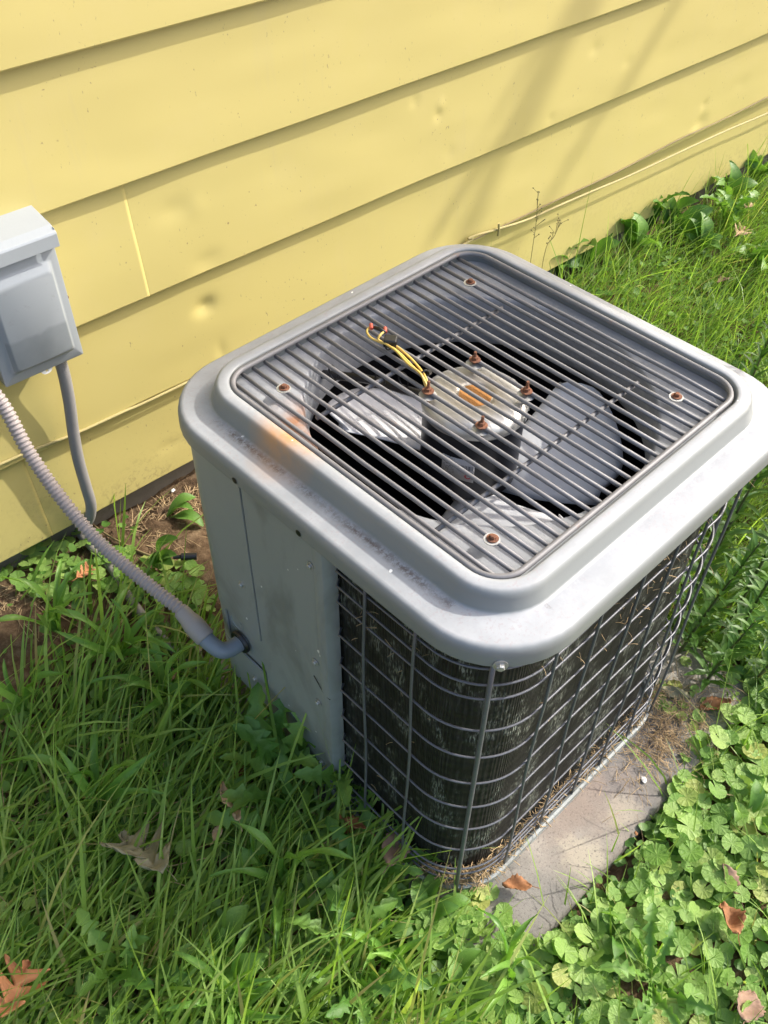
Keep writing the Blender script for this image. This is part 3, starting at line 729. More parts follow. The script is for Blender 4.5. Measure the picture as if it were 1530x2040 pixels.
# hasp tab with a hole
b = MB(); th = at(93, 737, 1, DY+.003); n_ = 20; R1, R2 = .0075, .0024
V = []; 
for y in (DY+.002, DY+.0035):
    for k in range(n_):
        a = 2*PI*k/n_; xx = R1*1.25*math.cos(a); zz = R1*math.sin(a); 
        if zz > 0: zz = R1*(1 if abs(math.sin(a)) > .05 else 0); 
        V.append((th[0]+xx, y, th[2]+.001+min(zz, R1)))
    for k in range(n_): a = 2*PI*k/n_; V.append((th[0]+R2*math.cos(a), y, th[2]+R2*math.sin(a)))
F = []
for k in range(n_):
    k2 = (k+1) % n_
    F += [(k, k2, n_+k2, n_+k), (2*n_+k2, 2*n_+k, 3*n_+k, 3*n_+k2), (k2, k, 2*n_+k, 2*n_+k2), (n_+k, n_+k2, 3*n_+k2, 3*n_+k)]
b.add(V, F); b.v = bxo(b.v); b.build('hasp_tab', Mwhite, box, False)
screw(box, (DX1+.001-(DX0+DX1)/2, DY+.03+.012, .095), (1, 0, 0), .004, Mrust, name='side_screw')

# ribbed conduit from the box to the unit
def ribbed(P, r0, amp, pitch_, n=14, m=5):
    P = catmull(P, 24); L = np.concatenate([[0], np.cumsum(np.linalg.norm(np.diff(P, axis=0), axis=1))])
    N = int(L[-1]/pitch_*m); s = np.linspace(0, L[-1], N)
    Q = np.stack([np.interp(s, L, P[:, i]) for i in range(3)], 1)
    R_ = r0+amp*np.cos(2*PI*s/pitch_)
    b = MB(); b.tube(Q, R_, n); return b
cp = [np.array([DX0-.012, -.045, .640]), np.array([DX0-.040, -.050, .632]), np.array([DX0-.058, -.055, .595])]
for px, py, y in [(-8, 788, -.075), (60, 905, -.130), (130, 1003, -.195), (205, 1088, -.265), (300, 1168, -.355)]: cp.append(at(px, py, 1, y))
cend = eend+edir*.040
cp += [cend+edir*.012, cend-edir*.004]
cd = empty('flexible_conduit', tuple(cend), label='long ribbed grey conduit sagging from the electrical box to the air conditioner', cat='conduit')
b = ribbed(cp, .0106, .0013, .0074, 16, 7); b.v = [tuple(np.array(v)-cend) for v in b.v]; b.build('conduit_hose', Mcond, cd, True, 180)
b = MB(); s0 = eend-edir*.012
prf = [(-.014, .0150), (-.012, .0165), (.014, .0172), (.018, .0168), (.030, .0142), (.040, .0136), (.046, .0128)]
b.tube([eend+edir*t for t, _ in prf], [r for _, r in prf], 20); b.v = [tuple(np.array(v)-cend) for v in b.v]; b.build('conduit_fitting', Mfit, cd, True, 60)
b = MB(); b.tube([cp[0]+np.array([.010, 0, 0]), cp[0]+np.array([-.01, 0, 0])], .0145, 16); b.v = [tuple(np.array(v)-cend) for v in b.v]; b.build('box_fitting', Mfit, cd)

# darker conduit that drops behind the siding
c2 = [np.array([-.335, -.046, .555])]+[at(px, py, 1, y) for px, py, y in [(126, 740, -.048), (138, 800, -.046), (146, 860, -.044), (156, 915, -.044), (170, 965, -.044), (181, 1005, -.040), (178, 1032, -.022), (165, 1048, .006)]]
b = ribbed(c2, .0100, .0003, .0034, 16, 5)
o = b.build('smooth_conduit', Mcond2, None, True, 180); tag(o, 'darker grey conduit dropping from the box and bending under the siding', 'conduit')
# pipe lying in the weeds
pp = [(150, 1052), (185, 1092), (228, 1140), (262, 1196), (300, 1245), (352, 1300), (410, 1345)]
P = [atg(px, py, .014) for px, py in pp]; P[0] = P[0]+np.array([.0, .03, 0])
b = MB(); b.tube(catmull(P, 6), .0085, 12); o = b.build('drain_pipe', Mpipe, None, True, 180); tag(o, 'weathered grey pipe lying in the weeds between wall and unit', 'pipe')
P = [atg(px, py, .012) for px, py in [(178, 1040), (205, 1060), (240, 1080), (292, 1104), (330, 1112)]]
b = MB(); b.tube(catmull(P, 6), .0022, 8); o = b.build('ground_wire', Mbrwire, None, True, 180); tag(o, 'thin dark wire on the bare soil beside the siding', 'wire')
h0 = atg(345, 1110, .03); h1 = atg(392, 1108, .035)
b = MB(); b.tube([h0, h0*.7+h1*.3, h0*.65+h1*.35, h1], [.004, .004, .0075, .007], 12); o = b.build('hose_end', Mblack, None); tag(o, 'black plastic hose end poking from the leaves beside the unit corner', 'hose')

# ------------------------------------------------------------------ vegetation
def grass(name, n, region, lenr, widr, lean_az, lean_sp, phi0, phi1, mat_, seed, extra=None):
    r = np.random.default_rng(seed)
    pts = []
    need = n; tot = 0
    while tot < n:
        x = r.uniform(region[0], region[1], n); y = r.uniform(region[2], region[3], n)
        k = r.random(n) < density(x, y, name)
        pts.append(np.stack([x[k], y[k]], 1)); tot += k.sum()
    P = np.concatenate(pts)[:n]
    L = np.exp(r.normal(math.log(lenr[0]), lenr[1], n)); W = r.uniform(widr[0], widr[1], n)
    az = r.normal(lean_az, lean_sp, n); a0 = np.abs(r.normal(phi0, .2, n)); a1 = np.clip(r.normal(phi1, .45, n), .1, 2.3)
    K = 5; s = np.linspace(0, 1, K)
    z0 = G(P[:, 0], P[:, 1])-.005
    if extra is not None: L = L*extra(P)
    V = np.zeros((n, K, 2, 3)); c = np.stack([P[:, 0], P[:, 1], z0], 1)
    tw = r.normal(0, .5, n)
    for i in range(K):
        ph = a0+(a1-a0)*s[i]
        d = np.stack([np.sin(ph)*np.cos(az), np.sin(ph)*np.sin(az), np.cos(ph)], 1)
        if i: c = c+d*(L/(K-1))[:, None]
        w = W*np.array([.75, 1, .9, .6, .06])[i]
        sx = np.stack([-np.sin(az), np.cos(az), np.zeros(n)], 1); nn = np.cross(d, sx)
        sd_ = sx*np.cos(tw)[:, None]+nn*np.sin(tw)[:, None]
        V[:, i, 0] = c-sd_*w[:, None]/2; V[:, i, 1] = c+sd_*w[:, None]/2
    V = V.reshape(n, K*2, 3)
    base = (np.arange(n)*K*2)[:, None, None]
    q = np.array([[2*i, 2*i+1, 2*i+3, 2*i+2] for i in range(K-1)])[None]
    me = npmesh(name, V.reshape(-1, 3), (base+q).reshape(-1, 4))
    at_ = me.attributes.new('tint', 'FLOAT', 'POINT'); at_.data.foreach_set('value', np.repeat(r.random(n), K*2).astype(np.float32))
    o = finish(name, me, mat_, None, True, 180); return o
def padmask(x, y, m=0.0):
    p, q = toU(x, y); return (p > -.31+m) & (p < .42-m) & (q > -.38+m) & (q < .40-m)
def unitmask(x, y, m=0.0):
    p, q = toU(x, y); return (np.abs(p) < .295+m) & (np.abs(q) < .295+m)
def soilpatch(x, y):                      # bare soil by the wall, left of the unit
    a = np.exp(-(((x+.20)/.16)**2+((y+.10)/.13)**2)*1.2); b_ = np.exp(-(((x+.62)/.10)**2+((y+.12)/.09)**2)*1.2)
    return np.clip(np.maximum(a, b_)*1.5, 0, 1)
def density(x, y, name):
    d = np.where(unitmask(x, y, .0) | padmask(x, y, .012), 0., 1.)
    p, q = toU(x, y)
    d = np.where(y > -.035, 0, d)
    if name == 'left_grass':
        d = d*(1-.93*((p > -.43) & (q > .22)))*(1-.98*soilpatch(x, y))
        d = d*(.10+.90*sstep(-.12, -.48, y))*(1-.80*sstep(-.30, -.12, p)*(q > .25))
        d = d*(.45+.55*(vnoise(x+3, y+3, 11, 5) > .35))
    if name == 'lawn_grass':
        d = d
    if name == 'right_grass': d = d*(q > .3)
    return d
Mg1 = leafmat('grass_blades', (.145, .275, .042), (.360, .520, .130), 'tint', .50, .38, dry=(.40, .33, .16))
Mg2 = leafmat('lawn_blades', (.130, .245, .040), (.330, .480, .120), 'tint', .52, .38, dry=(.42, .38, .20))
o = grass('left_grass', 9800, (-1.25, -.30, -1.55, -.03), (.118, .42), (.0024, .0072), .15, .65, .35, 1.2, Mg1, 21); tag(o, 'long green grass blades leaning over in front of the service panel', 'grass', kind='stuff')
o = grass('lawn_grass', 26000, (.36, 2.6, -1.15, -.03), (.115, .38), (.0015, .0032), -.9, 1.3, .22, 1.0, Mg2, 22); tag(o, 'dense fine lawn grass growing behind the unit along the siding', 'grass', kind='stuff')
o = grass('right_grass', 900, (-.45, .60, -1.55, -1.05), (.085, .4), (.0014, .0034), 1.2, 1.3, .3, 1.0, Mg1, 23); tag(o, 'thin grass blades growing through the ground ivy at the pad edge', 'grass', kind='stuff')

# low weeds: small leaflets that fill the ground between the blades
def leaflets(name, n, region, rr_, zr, mat_, seed, dfun):
    r = np.random.default_rng(seed); x = r.uniform(region[0], region[1], n); y = r.uniform(region[2], region[3], n)
    k = r.random(n) < dfun(x, y); x = x[k]; y = y[k]; n = len(x)
    z = G(x, y)+r.uniform(zr[0], zr[1], n)
    R_ = r.uniform(rr_[0], rr_[1], n); asp = r.uniform(.55, 1., n); az = r.uniform(0, 2*PI, n)
    tilt = np.abs(r.normal(0, .4, n)); taz = r.uniform(0, 2*PI, n)
    K = 7; an = np.arange(K)/K*2*PI
    loc = np.stack([np.cos(an), np.sin(an), np.zeros(K)], 1)[None]*np.stack([R_, R_*asp, R_], 1)[:, None]
    loc[:, :, 2] += .18*R_[:, None]*np.cos(an*2)[None]
    loc = np.concatenate([loc, np.stack([np.zeros(n), np.zeros(n), -.22*R_], 1)[:, None]], 1)
    ca, sa = np.cos(az), np.sin(az)
    X = loc[..., 0]*ca[:, None]-loc[..., 1]*sa[:, None]; Y = loc[..., 0]*sa[:, None]+loc[..., 1]*ca[:, None]; Z = loc[..., 2]
    Z = Z + (X*np.cos(taz)[:, None]+Y*np.sin(taz)[:, None])*np.tan(np.minimum(tilt, 1.1))[:, None]*.8
    V = np.stack([X+x[:, None], Y+y[:, None], Z+z[:, None]], -1)
    f = np.array([[i, (i+1) % K, K] for i in range(K)])[None]+(np.arange(n)*(K+1))[:, None, None]
    me = npmesh(name, V.reshape(-1, 3), f.reshape(-1, 3))
    at_ = me.attributes.new('tint', 'FLOAT', 'POINT'); at_.data.foreach_set('value', np.repeat(r.random(n), K+1).astype(np.float32))
    return finish(name, me, mat_, None, True, 180)
Mlf = leafmat('weed_leaflets', (.070, .165, .030), (.170, .310, .070), 'tint', .35, .45)
dW = lambda x, y: np.where(unitmask(x, y, .005) | padmask(x, y, .005), 0, 1)*(1-.97*soilpatch(x, y))*(y < -.03)
o = leaflets('low_weeds', 15000, (-1.25, -.28, -1.55, -.03), (.005, .013), (.0, .045), Mlf, 31, lambda x, y: dW(x, y)*.8*(.25+.75*sstep(-.1, -.4, y))); tag(o, 'low leafy weeds filling the ground under the long grass', 'weeds', kind='stuff')
o = leaflets('lawn_weeds', 9000, (.34, 2.6, -1.2, -.03), (.006, .014), (.0, .05), Mlf, 32, dW); tag(o, 'low broad weeds between the lawn grass behind the unit', 'weeds', kind='stuff')
o = leaflets('creeping_weeds', 6000, (-.5, .75, -1.6, -1.0), (.005, .012), (-.01, .022), Mlf, 33, lambda x, y: dW(x, y)*.9); tag(o, 'tiny creeping leaves under the ground ivy by the pad', 'weeds', kind='stuff')

# ground ivy: scalloped round leaves, each a part of its patch
def ivy_mesh(seed):
    r = random.Random(seed); K = 18; V = [(0, 0, -.05)]; F = []
    notch = .30
    for ring_, (rad, zz) in enumerate(((.52, .05), (1.0, .10))):
        for k in range(K):
            a = -PI/2+notch*.5+(2*PI-notch)*k/(K-1); sc = 1.0
            if ring_: sc = (1.0 if k % 2 else .94)*(1+.04*r.uniform(-1, 1))
            z = zz*(1 if not ring_ else 1)+(.035 if k % 2 else -.035)*(ring_+.4)+.05*math.sin(a*2+seed)
            V.append((rad*sc*math.cos(a), rad*sc*math.sin(a)*.95, z))
    for k in range(K-1):
        F.append((0, 1+k, 2+k)); F.append((1+k, 1+K+k, 2+K+k, 2+k))
    me = bpy.data.meshes.new('ivy_leaf'); me.from_pydata(V, [], F); me.update(); me.materials.append(Mivy); me.shade_smooth(); return me
Mivy = leafmat('ivy_leaf', (.165, .320, .060), (.340, .500, .140), None, .42, .5, dry=(.42, .44, .13), bump=.4, bs=90)
def vein(m):
    nt = m.node_tree; k = NB(nt); b = nt.nodes['Principled BSDF']
    sp = k.n('ShaderNodeSeparateXYZ'); k.l(k.co.outputs['Object'], sp.inputs[0])
    a = k.math('ARCTAN2', sp.outputs['Y'], sp.outputs['X']); rad = k.n('ShaderNodeVectorMath', operation='LENGTH'); k.l(k.co.outputs['Object'], rad.inputs[0])
    w = k.math('POWER', k.math('ABSOLUTE', k.math('COSINE', k.math('MULTIPLY', a, 4.5))), 14.)
    v = k.math('MULTIPLY', w, k.math('SUBTRACT', 1.05, rad.outputs['Value'], clamp=True))
    old = b.inputs['Base Color'].links[0].from_socket
    k.l(k.mix(k.math('MULTIPLY', v, .22), old, (.42, .54, .24)), b.inputs['Base Color'])
    k.l(k.bump(k.math('ADD', w, k.noise(3.5, 3)), .22, .10), b.inputs['Normal'])
vein(Mivy)
ivys = [ivy_mesh(i) for i in range(6)]
def leafmw(loc, size, az, tilt, taz):
    Rm = Matrix.Rotation(tilt, 3, Vector((math.cos(taz), math.sin(taz), 0))) @ Matrix.Rotation(az, 3, 'Z')
    return Matrix.Translation(loc) @ Rm.to_4x4() @ Matrix.Scale(size, 4)
Mstem = leafmat('weed_stem', (.10, .13, .05), (.17, .17, .08), None, .1, .5)
def ivy_patch(pts, label, sizes, zr, cat='ground ivy', group='ground ivy patches'):
    if not len(pts): return None
    c = np.mean([p[:2] for p in pts], 0); z0 = float(G(*c)); root = empty('ground_ivy', (c[0], c[1], z0), label=label, cat=cat, group=group)
    st = MB(); rest = []
    order = sorted(range(len(pts)), key=lambda i: -random.random())
    for i, p in enumerate(pts):
        x, y = p[:2]; s = random.uniform(*sizes)*.5; z = float(G(x, y))+random.uniform(*zr)
        inst('ivy_leaf', ivys[random.randrange(6)], root, leafmw((x-c[0], y-c[1], z-z0), s, random.uniform(0, 6.28), abs(random.gauss(0, .36)), random.uniform(0, 6.28)))
        st.tube([(x-c[0]+random.uniform(-.008, .008), y-c[1]+random.uniform(-.008, .008), float(G(x, y))-z0-.003), (x-c[0], y-c[1], z-z0-.001)], .0006, 3, caps=False)
    o = st.build('stems', Mstem, root, True, 180); o['kind'] = 'stuff'; return root
def scatter(n, poly, mind, mask=None):
    poly = np.array(poly); lo = poly.min(0); hi = poly.max(0); out = []; tries = 0
    def inside(x, y):
        c = False; j = len(poly)-1
        for i in range(len(poly)):
            if (poly[i][1] > y) != (poly[j][1] > y) and x < (poly[j][0]-poly[i][0])*(y-poly[i][1])/(poly[j][1]-poly[i][1])+poly[i][0]: c = not c
            j = i
        return c
    while len(out) < n and tries < n*60:
        tries += 1; x = random.uniform(lo[0], hi[0]); y = random.uniform(lo[1], hi[1])
        if not inside(x, y) or (mask is not None and mask(x, y)): continue
        if any((x-a)**2+(y-b_)**2 < mind*mind for a, b_ in out): continue
        out.append((x, y))
    return out
gpx = lambda L: [tuple(atg(px, py, .02)[:2]) for px, py in L]
pm = lambda x, y: bool(padmask(x, y, -.006))
right_main = scatter(290, gpx([(1385, 1330), (1560, 1180), (1600, 1620), (1330, 1870), (1120, 1960), (1060, 1900), (1230, 1780), (1330, 1620), (1345, 1540), (1375, 1480)]), .0135, lambda x, y: bool(padmask(x, y, .028)))
ivy_patch(right_main, 'bright ground ivy crowding the long side of the concrete pad', (.022, .046), (.004, .05))
ivy_patch(scatter(230, gpx([(1040, 1890), (1340, 1850), (1600, 1640), (1620, 2120), (780, 2130), (800, 1990)]), .0135, pm), 'ground ivy mixed with grass along the bottom of the yard', (.020, .044), (.003, .045))
ivy_patch(scatter(95, gpx([(860, 1735), (960, 1765), (1000, 1810), (1030, 1865), (1080, 1895), (970, 1970), (860, 1890), (830, 1790)]), .012), 'small ground ivy clump at the near corner of the pad', (.026, .040), (.012, .045))
ivy_patch(scatter(85, gpx([(0, 1080), (150, 1060), (300, 1110), (410, 1130), (420, 1230), (250, 1180), (100, 1190), (0, 1170)]), .015), 'ground ivy in front of the foundation below the conduits', (.022, .038), (.010, .035))
ivy_patch(scatter(60, gpx([(1270, 1390), (1350, 1330), (1440, 1280), (1450, 1400), (1390, 1470), (1340, 1420)]), .013, lambda x, y: bool(padmask(x, y, .02)) and random.random() < .8), 'ground ivy sprigs at the far end of the pad', (.018, .030), (.010, .03))
ivy_patch(scatter(70, gpx([(0, 1560), (700, 1560), (760, 2040), (0, 2040)]), .03), 'scattered ground ivy leaves under the long grass', (.018, .032), (.02, .05))

# broad weeds with long leaves (dandelion, plantain)
def long_leaf(kind, seed, mat_):
    r = random.Random(seed); n = 27 if kind == 'dandelion' else 12; V = []; F = []; ph = [r.uniform(.6, 1.2) for _ in range(12)]
    for i in range(n+1):
        t = i/n
        if kind == 'dandelion':
            w = .120*math.sin(PI*min(1, t*.98+.02))**.6*(.30+.95*t); u_ = (i % 4)/3; w *= (.34+.80*(1-u_)**1.2*ph[i//4]) if t < .84 else 1.0-.2*(i % 2)
        elif kind == 'plantain': w = .155*math.sin(PI*(t**1.35*.97+.015))**.8+.012
        elif kind == 'blade': w = .042*(1-t**3)**.7+.002
        else: w = .11*math.sin(PI*(t*.97+.015))
        z = .42*math.sin(t*PI*.62)-.22*t*t; x = t*(1-.12*t)
        wob = .018*math.sin(t*11+seed)
        V += [(x, -w, z+.35*w+wob), (x, 0, z-.02), (x, w, z+.35*w-wob)]
    for i in range(n):
        a = i*3; F += [(a, a+1, a+4, a+3), (a+1, a+2, a+5, a+4)]
    me = bpy.data.meshes.new('leaf'); me.from_pydata(V, [], F); me.update(); me.materials.append(mat_); me.shade_smooth(); return me
Mdan = leafmat('broad_leaf', (.085, .200, .035), (.180, .330, .070), None, .35, .40, bump=.3, bs=70)
Mdull = leafmat('dull_leaf', (.12, .17, .07), (.20, .23, .12), None, .2, .5, bump=.3, bs=70)
Mcrab = leafmat('crabgrass', (.120, .270, .045), (.240, .430, .090), None, .42, .36)
dmesh = [long_leaf('dandelion', i, Mdan) for i in range(3)]; pmesh = [long_leaf('plantain', i, Mdan) for i in range(3)]; bmesh_ = [long_leaf('blade', i, Mcrab) for i in range(4)]
def rosette(px, py, meshes, n, size, name, label, cat, az0=0, spread=2*PI, up=.35, lift=.0, group=None, leaf='leaf'):
    h = atg(px, py); lift = lift+(.018 if n > 3 else 0); root = empty(name, tuple(h+np.array([0, 0, lift])), label=label, cat=cat, group=group)
    for i in range(n):
        az = az0+(i/max(1, n)-.5)*spread+random.gauss(0, .25); s = random.uniform(*size)
        Rm = Matrix.Rotation(az, 3, 'Z') @ Matrix.Rotation(-random.gauss(up, .22), 3, 'Y') @ Matrix.Rotation(random.gauss(0, .35), 3, 'X')
        inst(leaf, random.choice(meshes), root, Rm.to_4x4() @ Matrix.Scale(s, 4))
    return root
G1 = 'dandelion rosettes by the unit'; G2 = 'broadleaf plantain plants'; G3 = 'crabgrass tufts'
rosette(560, 1560, dmesh, 9, (.14, .21), 'dandelion', 'dandelion with a tall toothed leaf leaning on the middle panel foot', 'weed', .9, 3.6, .75, group=G1)
rosette(60, 1900, pmesh, 6, (.05, .08), 'plantain', 'plantain near the orange oak leaf at the left border', 'weed', 0, 6.2, .45, group=G2)
rosette(250, 1960, dmesh, 9, (.11, .16), 'dandelion', 'dandelion in the long grass right of the orange oak leaf', 'weed', 0, 6.2, .45, group=G1)
rosette(700, 1960, dmesh, 9, (.11, .16), 'dandelion', 'bright dandelion at the bottom centre of the yard', 'weed', 0, 6.2, .45, group=G1)
rosette(900, 2000, pmesh, 6, (.06, .09), 'plantain', 'plantain between the tall blades at the bottom centre', 'weed', 0, 6.2, .4, group=G2)
rosette(640, 1720, pmesh, 5, (.05, .08), 'plantain', 'plantain below the narrow tan leaf in the long grass', 'weed', 0, 6.2, .5, group=G2)
rosette(690, 1560, dmesh, 11, (.11, .17), 'dandelion', 'leafy dandelion at the foot of the coil guard beside the panel', 'weed', 0, 2*PI, .5, group=G1)
rosette(745, 1750, dmesh, 9, (.10, .15), 'dandelion', 'dandelion in front of the brown leaf at the guard corner', 'weed', 0, 2*PI, .35, group=G1)
rosette(590, 1640, dmesh, 8, (.13, .19), 'dandelion', 'long dandelion leaves sprawling beside the pale dead leaf', 'weed', 2.5, 2.5, .35, group=G1)
rosette(1290, 1960, dmesh, 8, (.09, .13), 'dandelion', 'low dandelion among the ivy at the bottom right', 'weed', 0, 6.2, .25, group=G1)
rosette(850, 1850, pmesh, 7, (.07, .10), 'plantain', 'plantain left of the ivy clump at the pad corner', 'weed', 0, 6.2, .4, group=G2)
rosette(325, 1150, pmesh, 4, (.08, .11), 'plantain', 'plantain with one upright dark leaf under the ribbed conduit', 'weed', -1.0, 2.4, .7, group=G2)
rosette(365, 1440, pmesh, 5, (.09, .14), 'plantain', 'upright plantain leaf standing left of the lower panel', 'weed', -.9, 2.2, .9, group=G2)
rosette(430, 1930, pmesh, 6, (.08, .12), 'plantain', 'big bright plantain at the bottom of the long grass', 'weed', 0, 6.2, .5, group=G2)
rosette(1210, 1880, pmesh, 4, (.05, .07), 'plantain', 'plantain leaf lying in the ivy below the pad edge', 'weed', 0, 6.2, .3, group=G2)
rosette(330, 1035, pmesh, 3, (.07, .10), 'plantain', 'flat green leaf on the bare soil behind the unit corner', 'weed', -.4, 1.2, .1, group=G2)
rosette(1170, 540, pmesh, 6, (.09, .14), 'plantain', 'plantain rising against the siding behind the unit', 'weed', 0, 6.2, .8, group=G2)
rosette(1330, 480, pmesh, 7, (.10, .16), 'plantain', 'tall broad leaves beside the siding at the lawn edge', 'weed', 0, 6.2, .9, group=G2)
rosette(1430, 420, pmesh, 6, (.10, .15), 'plantain', 'dark broad leaves near the brown leaves by the far siding', 'weed', 0, 6.2, .6, group=G2)
for px, py, lb in [(1250, 520, 'broad weed behind the cover corner close to the siding'), (1380, 520, 'dark weed in the lawn below the tall siding weeds'), (1500, 380, 'broad leaves where the siding leaves the frame'), (1500, 560, 'weed clump at the right border of the lawn'), (1110, 560, 'low weed just behind the cover edge')]:
    rosette(px, py, pmesh, 9, (.08, .14), 'plantain', lb, 'weed', 0, 6.2, .75, group=G2)
for px, py, lb in [(1290, 470, 'toothed dandelion leaves beside the siding'), (1440, 480, 'dandelion near the pale lobed leaf in the lawn')]:
    rosette(px, py, dmesh, 10, (.12, .18), 'dandelion', lb, 'weed', 0, 6.2, .7, group=G1)
rosette(1480, 1640, pmesh, 5, (.06, .09), 'plantain', 'plantain among the ivy at the right border', 'weed', 0, 6.2, .4, group=G2)
for px, py, n, sz, lb in [(240, 1320, 9, (.12, .20), 'spreading crabgrass in the middle of the sunlit left patch'), (120, 1270, 8, (.10, .18), 'crabgrass near the bare soil at the left border'), (330, 1400, 9, (.12, .19), 'crabgrass leaning towards the conduit fitting'),
                          (430, 1420, 8, (.10, .17), 'crabgrass at the lower corner of the panel'), (60, 1430, 8, (.12, .2), 'crabgrass tuft at the left border of the long grass'), (570, 1780, 7, (.12, .2), 'tall crabgrass below the dandelion stems'),
                          (770, 1930, 7, (.10, .16), 'tall crabgrass in front of the pad corner'), (470, 2000, 9, (.10, .16), 'bright crabgrass along the bottom border'), (1010, 1960, 5, (.10, .16), 'crabgrass blades between the ivy clumps'), (200, 1620, 7, (.13, .2), 'long bladed crabgrass left of the limp oak leaf')]:
    rosette(px, py, bmesh_, n, sz, 'crabgrass', lb, 'grass tuft', random.uniform(0, 6), 5.5, .65, group=G3, leaf='blade')
rosette(195, 1068, bmesh_[:1], 1, (.07, .08), 'grass_seedling', 'single grass blade standing between the conduit and the soil', 'grass tuft', -.5, .1, 1.35, leaf='blade')
rosette(8, 1140, bmesh_[:1], 2, (.07, .09), 'grass_seedling', 'grass blade standing before the siding at the left border', 'grass tuft', -.5, .5, 1.2, leaf='blade')

# tall leafy weeds right of the unit
def lance(mat_, seed):
    n = 6; V = []; F = []
    for i in range(n+1):
        t = i/n; w = .10*math.sin(PI*(t**.8*.97+.015))**.9*(1.2 if i % 2 else .9); V += [(t, -w, .10*math.sin(t*2.6)+.3*w), (t, 0, .10*math.sin(t*2.6)), (t, w, .10*math.sin(t*2.6)+.3*w)]
    for i in range(n): a = 3*i; F += [(a, a+1, a+4, a+3), (a+1, a+2, a+5, a+4)]
    me = bpy.data.meshes.new('lance_leaf'); me.from_pydata(V, [], F); me.update(); me.materials.append(mat_); me.shade_smooth(); return me
Mtall = leafmat('tall_weed_leaf', (.050, .135, .028), (.120, .240, .050), None, .36, .42)
lmesh = [lance(Mtall, i) for i in range(3)]
def tall_weed(x, y, H, lean, label, n=34, ls=(.040, .070)):
    z0 = float(G(x, y)); root = empty('tall_weed', (x, y, z0), label=label, cat='weed', group='tall leafy weeds beside the unit')
    P = catmull([(0, 0, -.01), (lean[0]*.3, lean[1]*.3, H*.35), (lean[0]*.65, lean[1]*.65, H*.7), (lean[0], lean[1], H)], 8)
    b = MB(); b.tube(P, np.linspace(.0032, .0012, len(P)), 6); b.build('stem', Mstem, root, True, 180)
    for i in range(n):
        t = .12+.88*i/n; c = P[min(len(P)-1, int(t*(len(P)-1)))]; s = random.uniform(*ls)*(1.1-.5*t)
        Rm = Matrix.Rotation(i*2.4+random.gauss(0, .3), 3, 'Z') @ Matrix.Rotation(-random.gauss(.25+.5*t, .25), 3, 'Y')
        inst('leaf', random.choice(lmesh), root, Matrix.Translation(Vector(c)) @ Rm.to_4x4() @ Matrix.Scale(s, 4))
for (p, q, H, ln, lb) in [(.40, .10, .50, (.05, -.02), 'tall weed leaning beside the far corner of the guard'), (.44, .20, .62, (.04, -.04), 'tallest leafy weed at the right border'), (.38, .24, .36, (.02, -.05), 'mid height weed rubbing the guard at the far corner'),
                          (.47, .30, .42, (-.02, -.03), 'bushy weed in front of the far corner'), (.53, .12, .60, (.06, .0), 'leafy weed behind the tallest one'), (.43, .37, .26, (.0, -.05), 'short weed at the far end of the pad'), (.58, .26, .52, (.0, -.02), 'weed at the right border above the ivy'),
                          (.36, .31, .22, (.02, -.03), 'small weed next to the guard foot at the far corner'), (.55, .40, .32, (.0, -.03), 'leafy weed right of the small one at the border'), (.46, .02, .42, (.03, 0), 'weed just behind the unit far corner'), (.52, .27, .98, (.03, -.03), 'very tall weed at the right border whose leaves shade the cover corner')]:
    w = U(p, q); tall_weed(w[0], w[1], H, ln, lb, n=int(75*H/.5)+14)
# airy flowering stalks before the siding
Mdry = leafmat('dry_stalk', (.16, .16, .07), (.26, .22, .10), None, .1, .6)
for (px, py, tx, ty, yy, lb) in [(1060, 500, 1072, 385, -.06, 'thin dry seed stalk standing before the siding behind the cover corner'), (1085, 505, 1118, 440, -.09, 'airy weed stalk beside the thin seed stalk')]:
    a = at(px, py, 1, yy); c = at(tx, ty, 1, yy); z0 = float(G(a[0], a[1])); a2 = np.array([a[0], yy, z0])
    root = empty('seed_stalk', tuple(a2), label=lb, cat='weed'); b = MB()
    P = catmull([(0, 0, 0), tuple((a-a2)*1.0), tuple(((a+c)/2-a2)+np.array([.004, 0, 0])), tuple(c-a2)], 6); b.tube(P, .0008, 5)
    for i in range(16):
        k = P[int(len(P)*(.45+.035*i)) if int(len(P)*(.45+.035*i)) < len(P) else -1]; e = k+np.array([random.uniform(-.02, .02), random.uniform(-.015, .015), random.uniform(.004, .024)])
        b.tube([k, e], .0005, 4); b.lathe([(.0002, -.002), (.0022, 0), (.0002, .002)], e, 6)
    b.build('stalk', Mdry, root, True, 180)

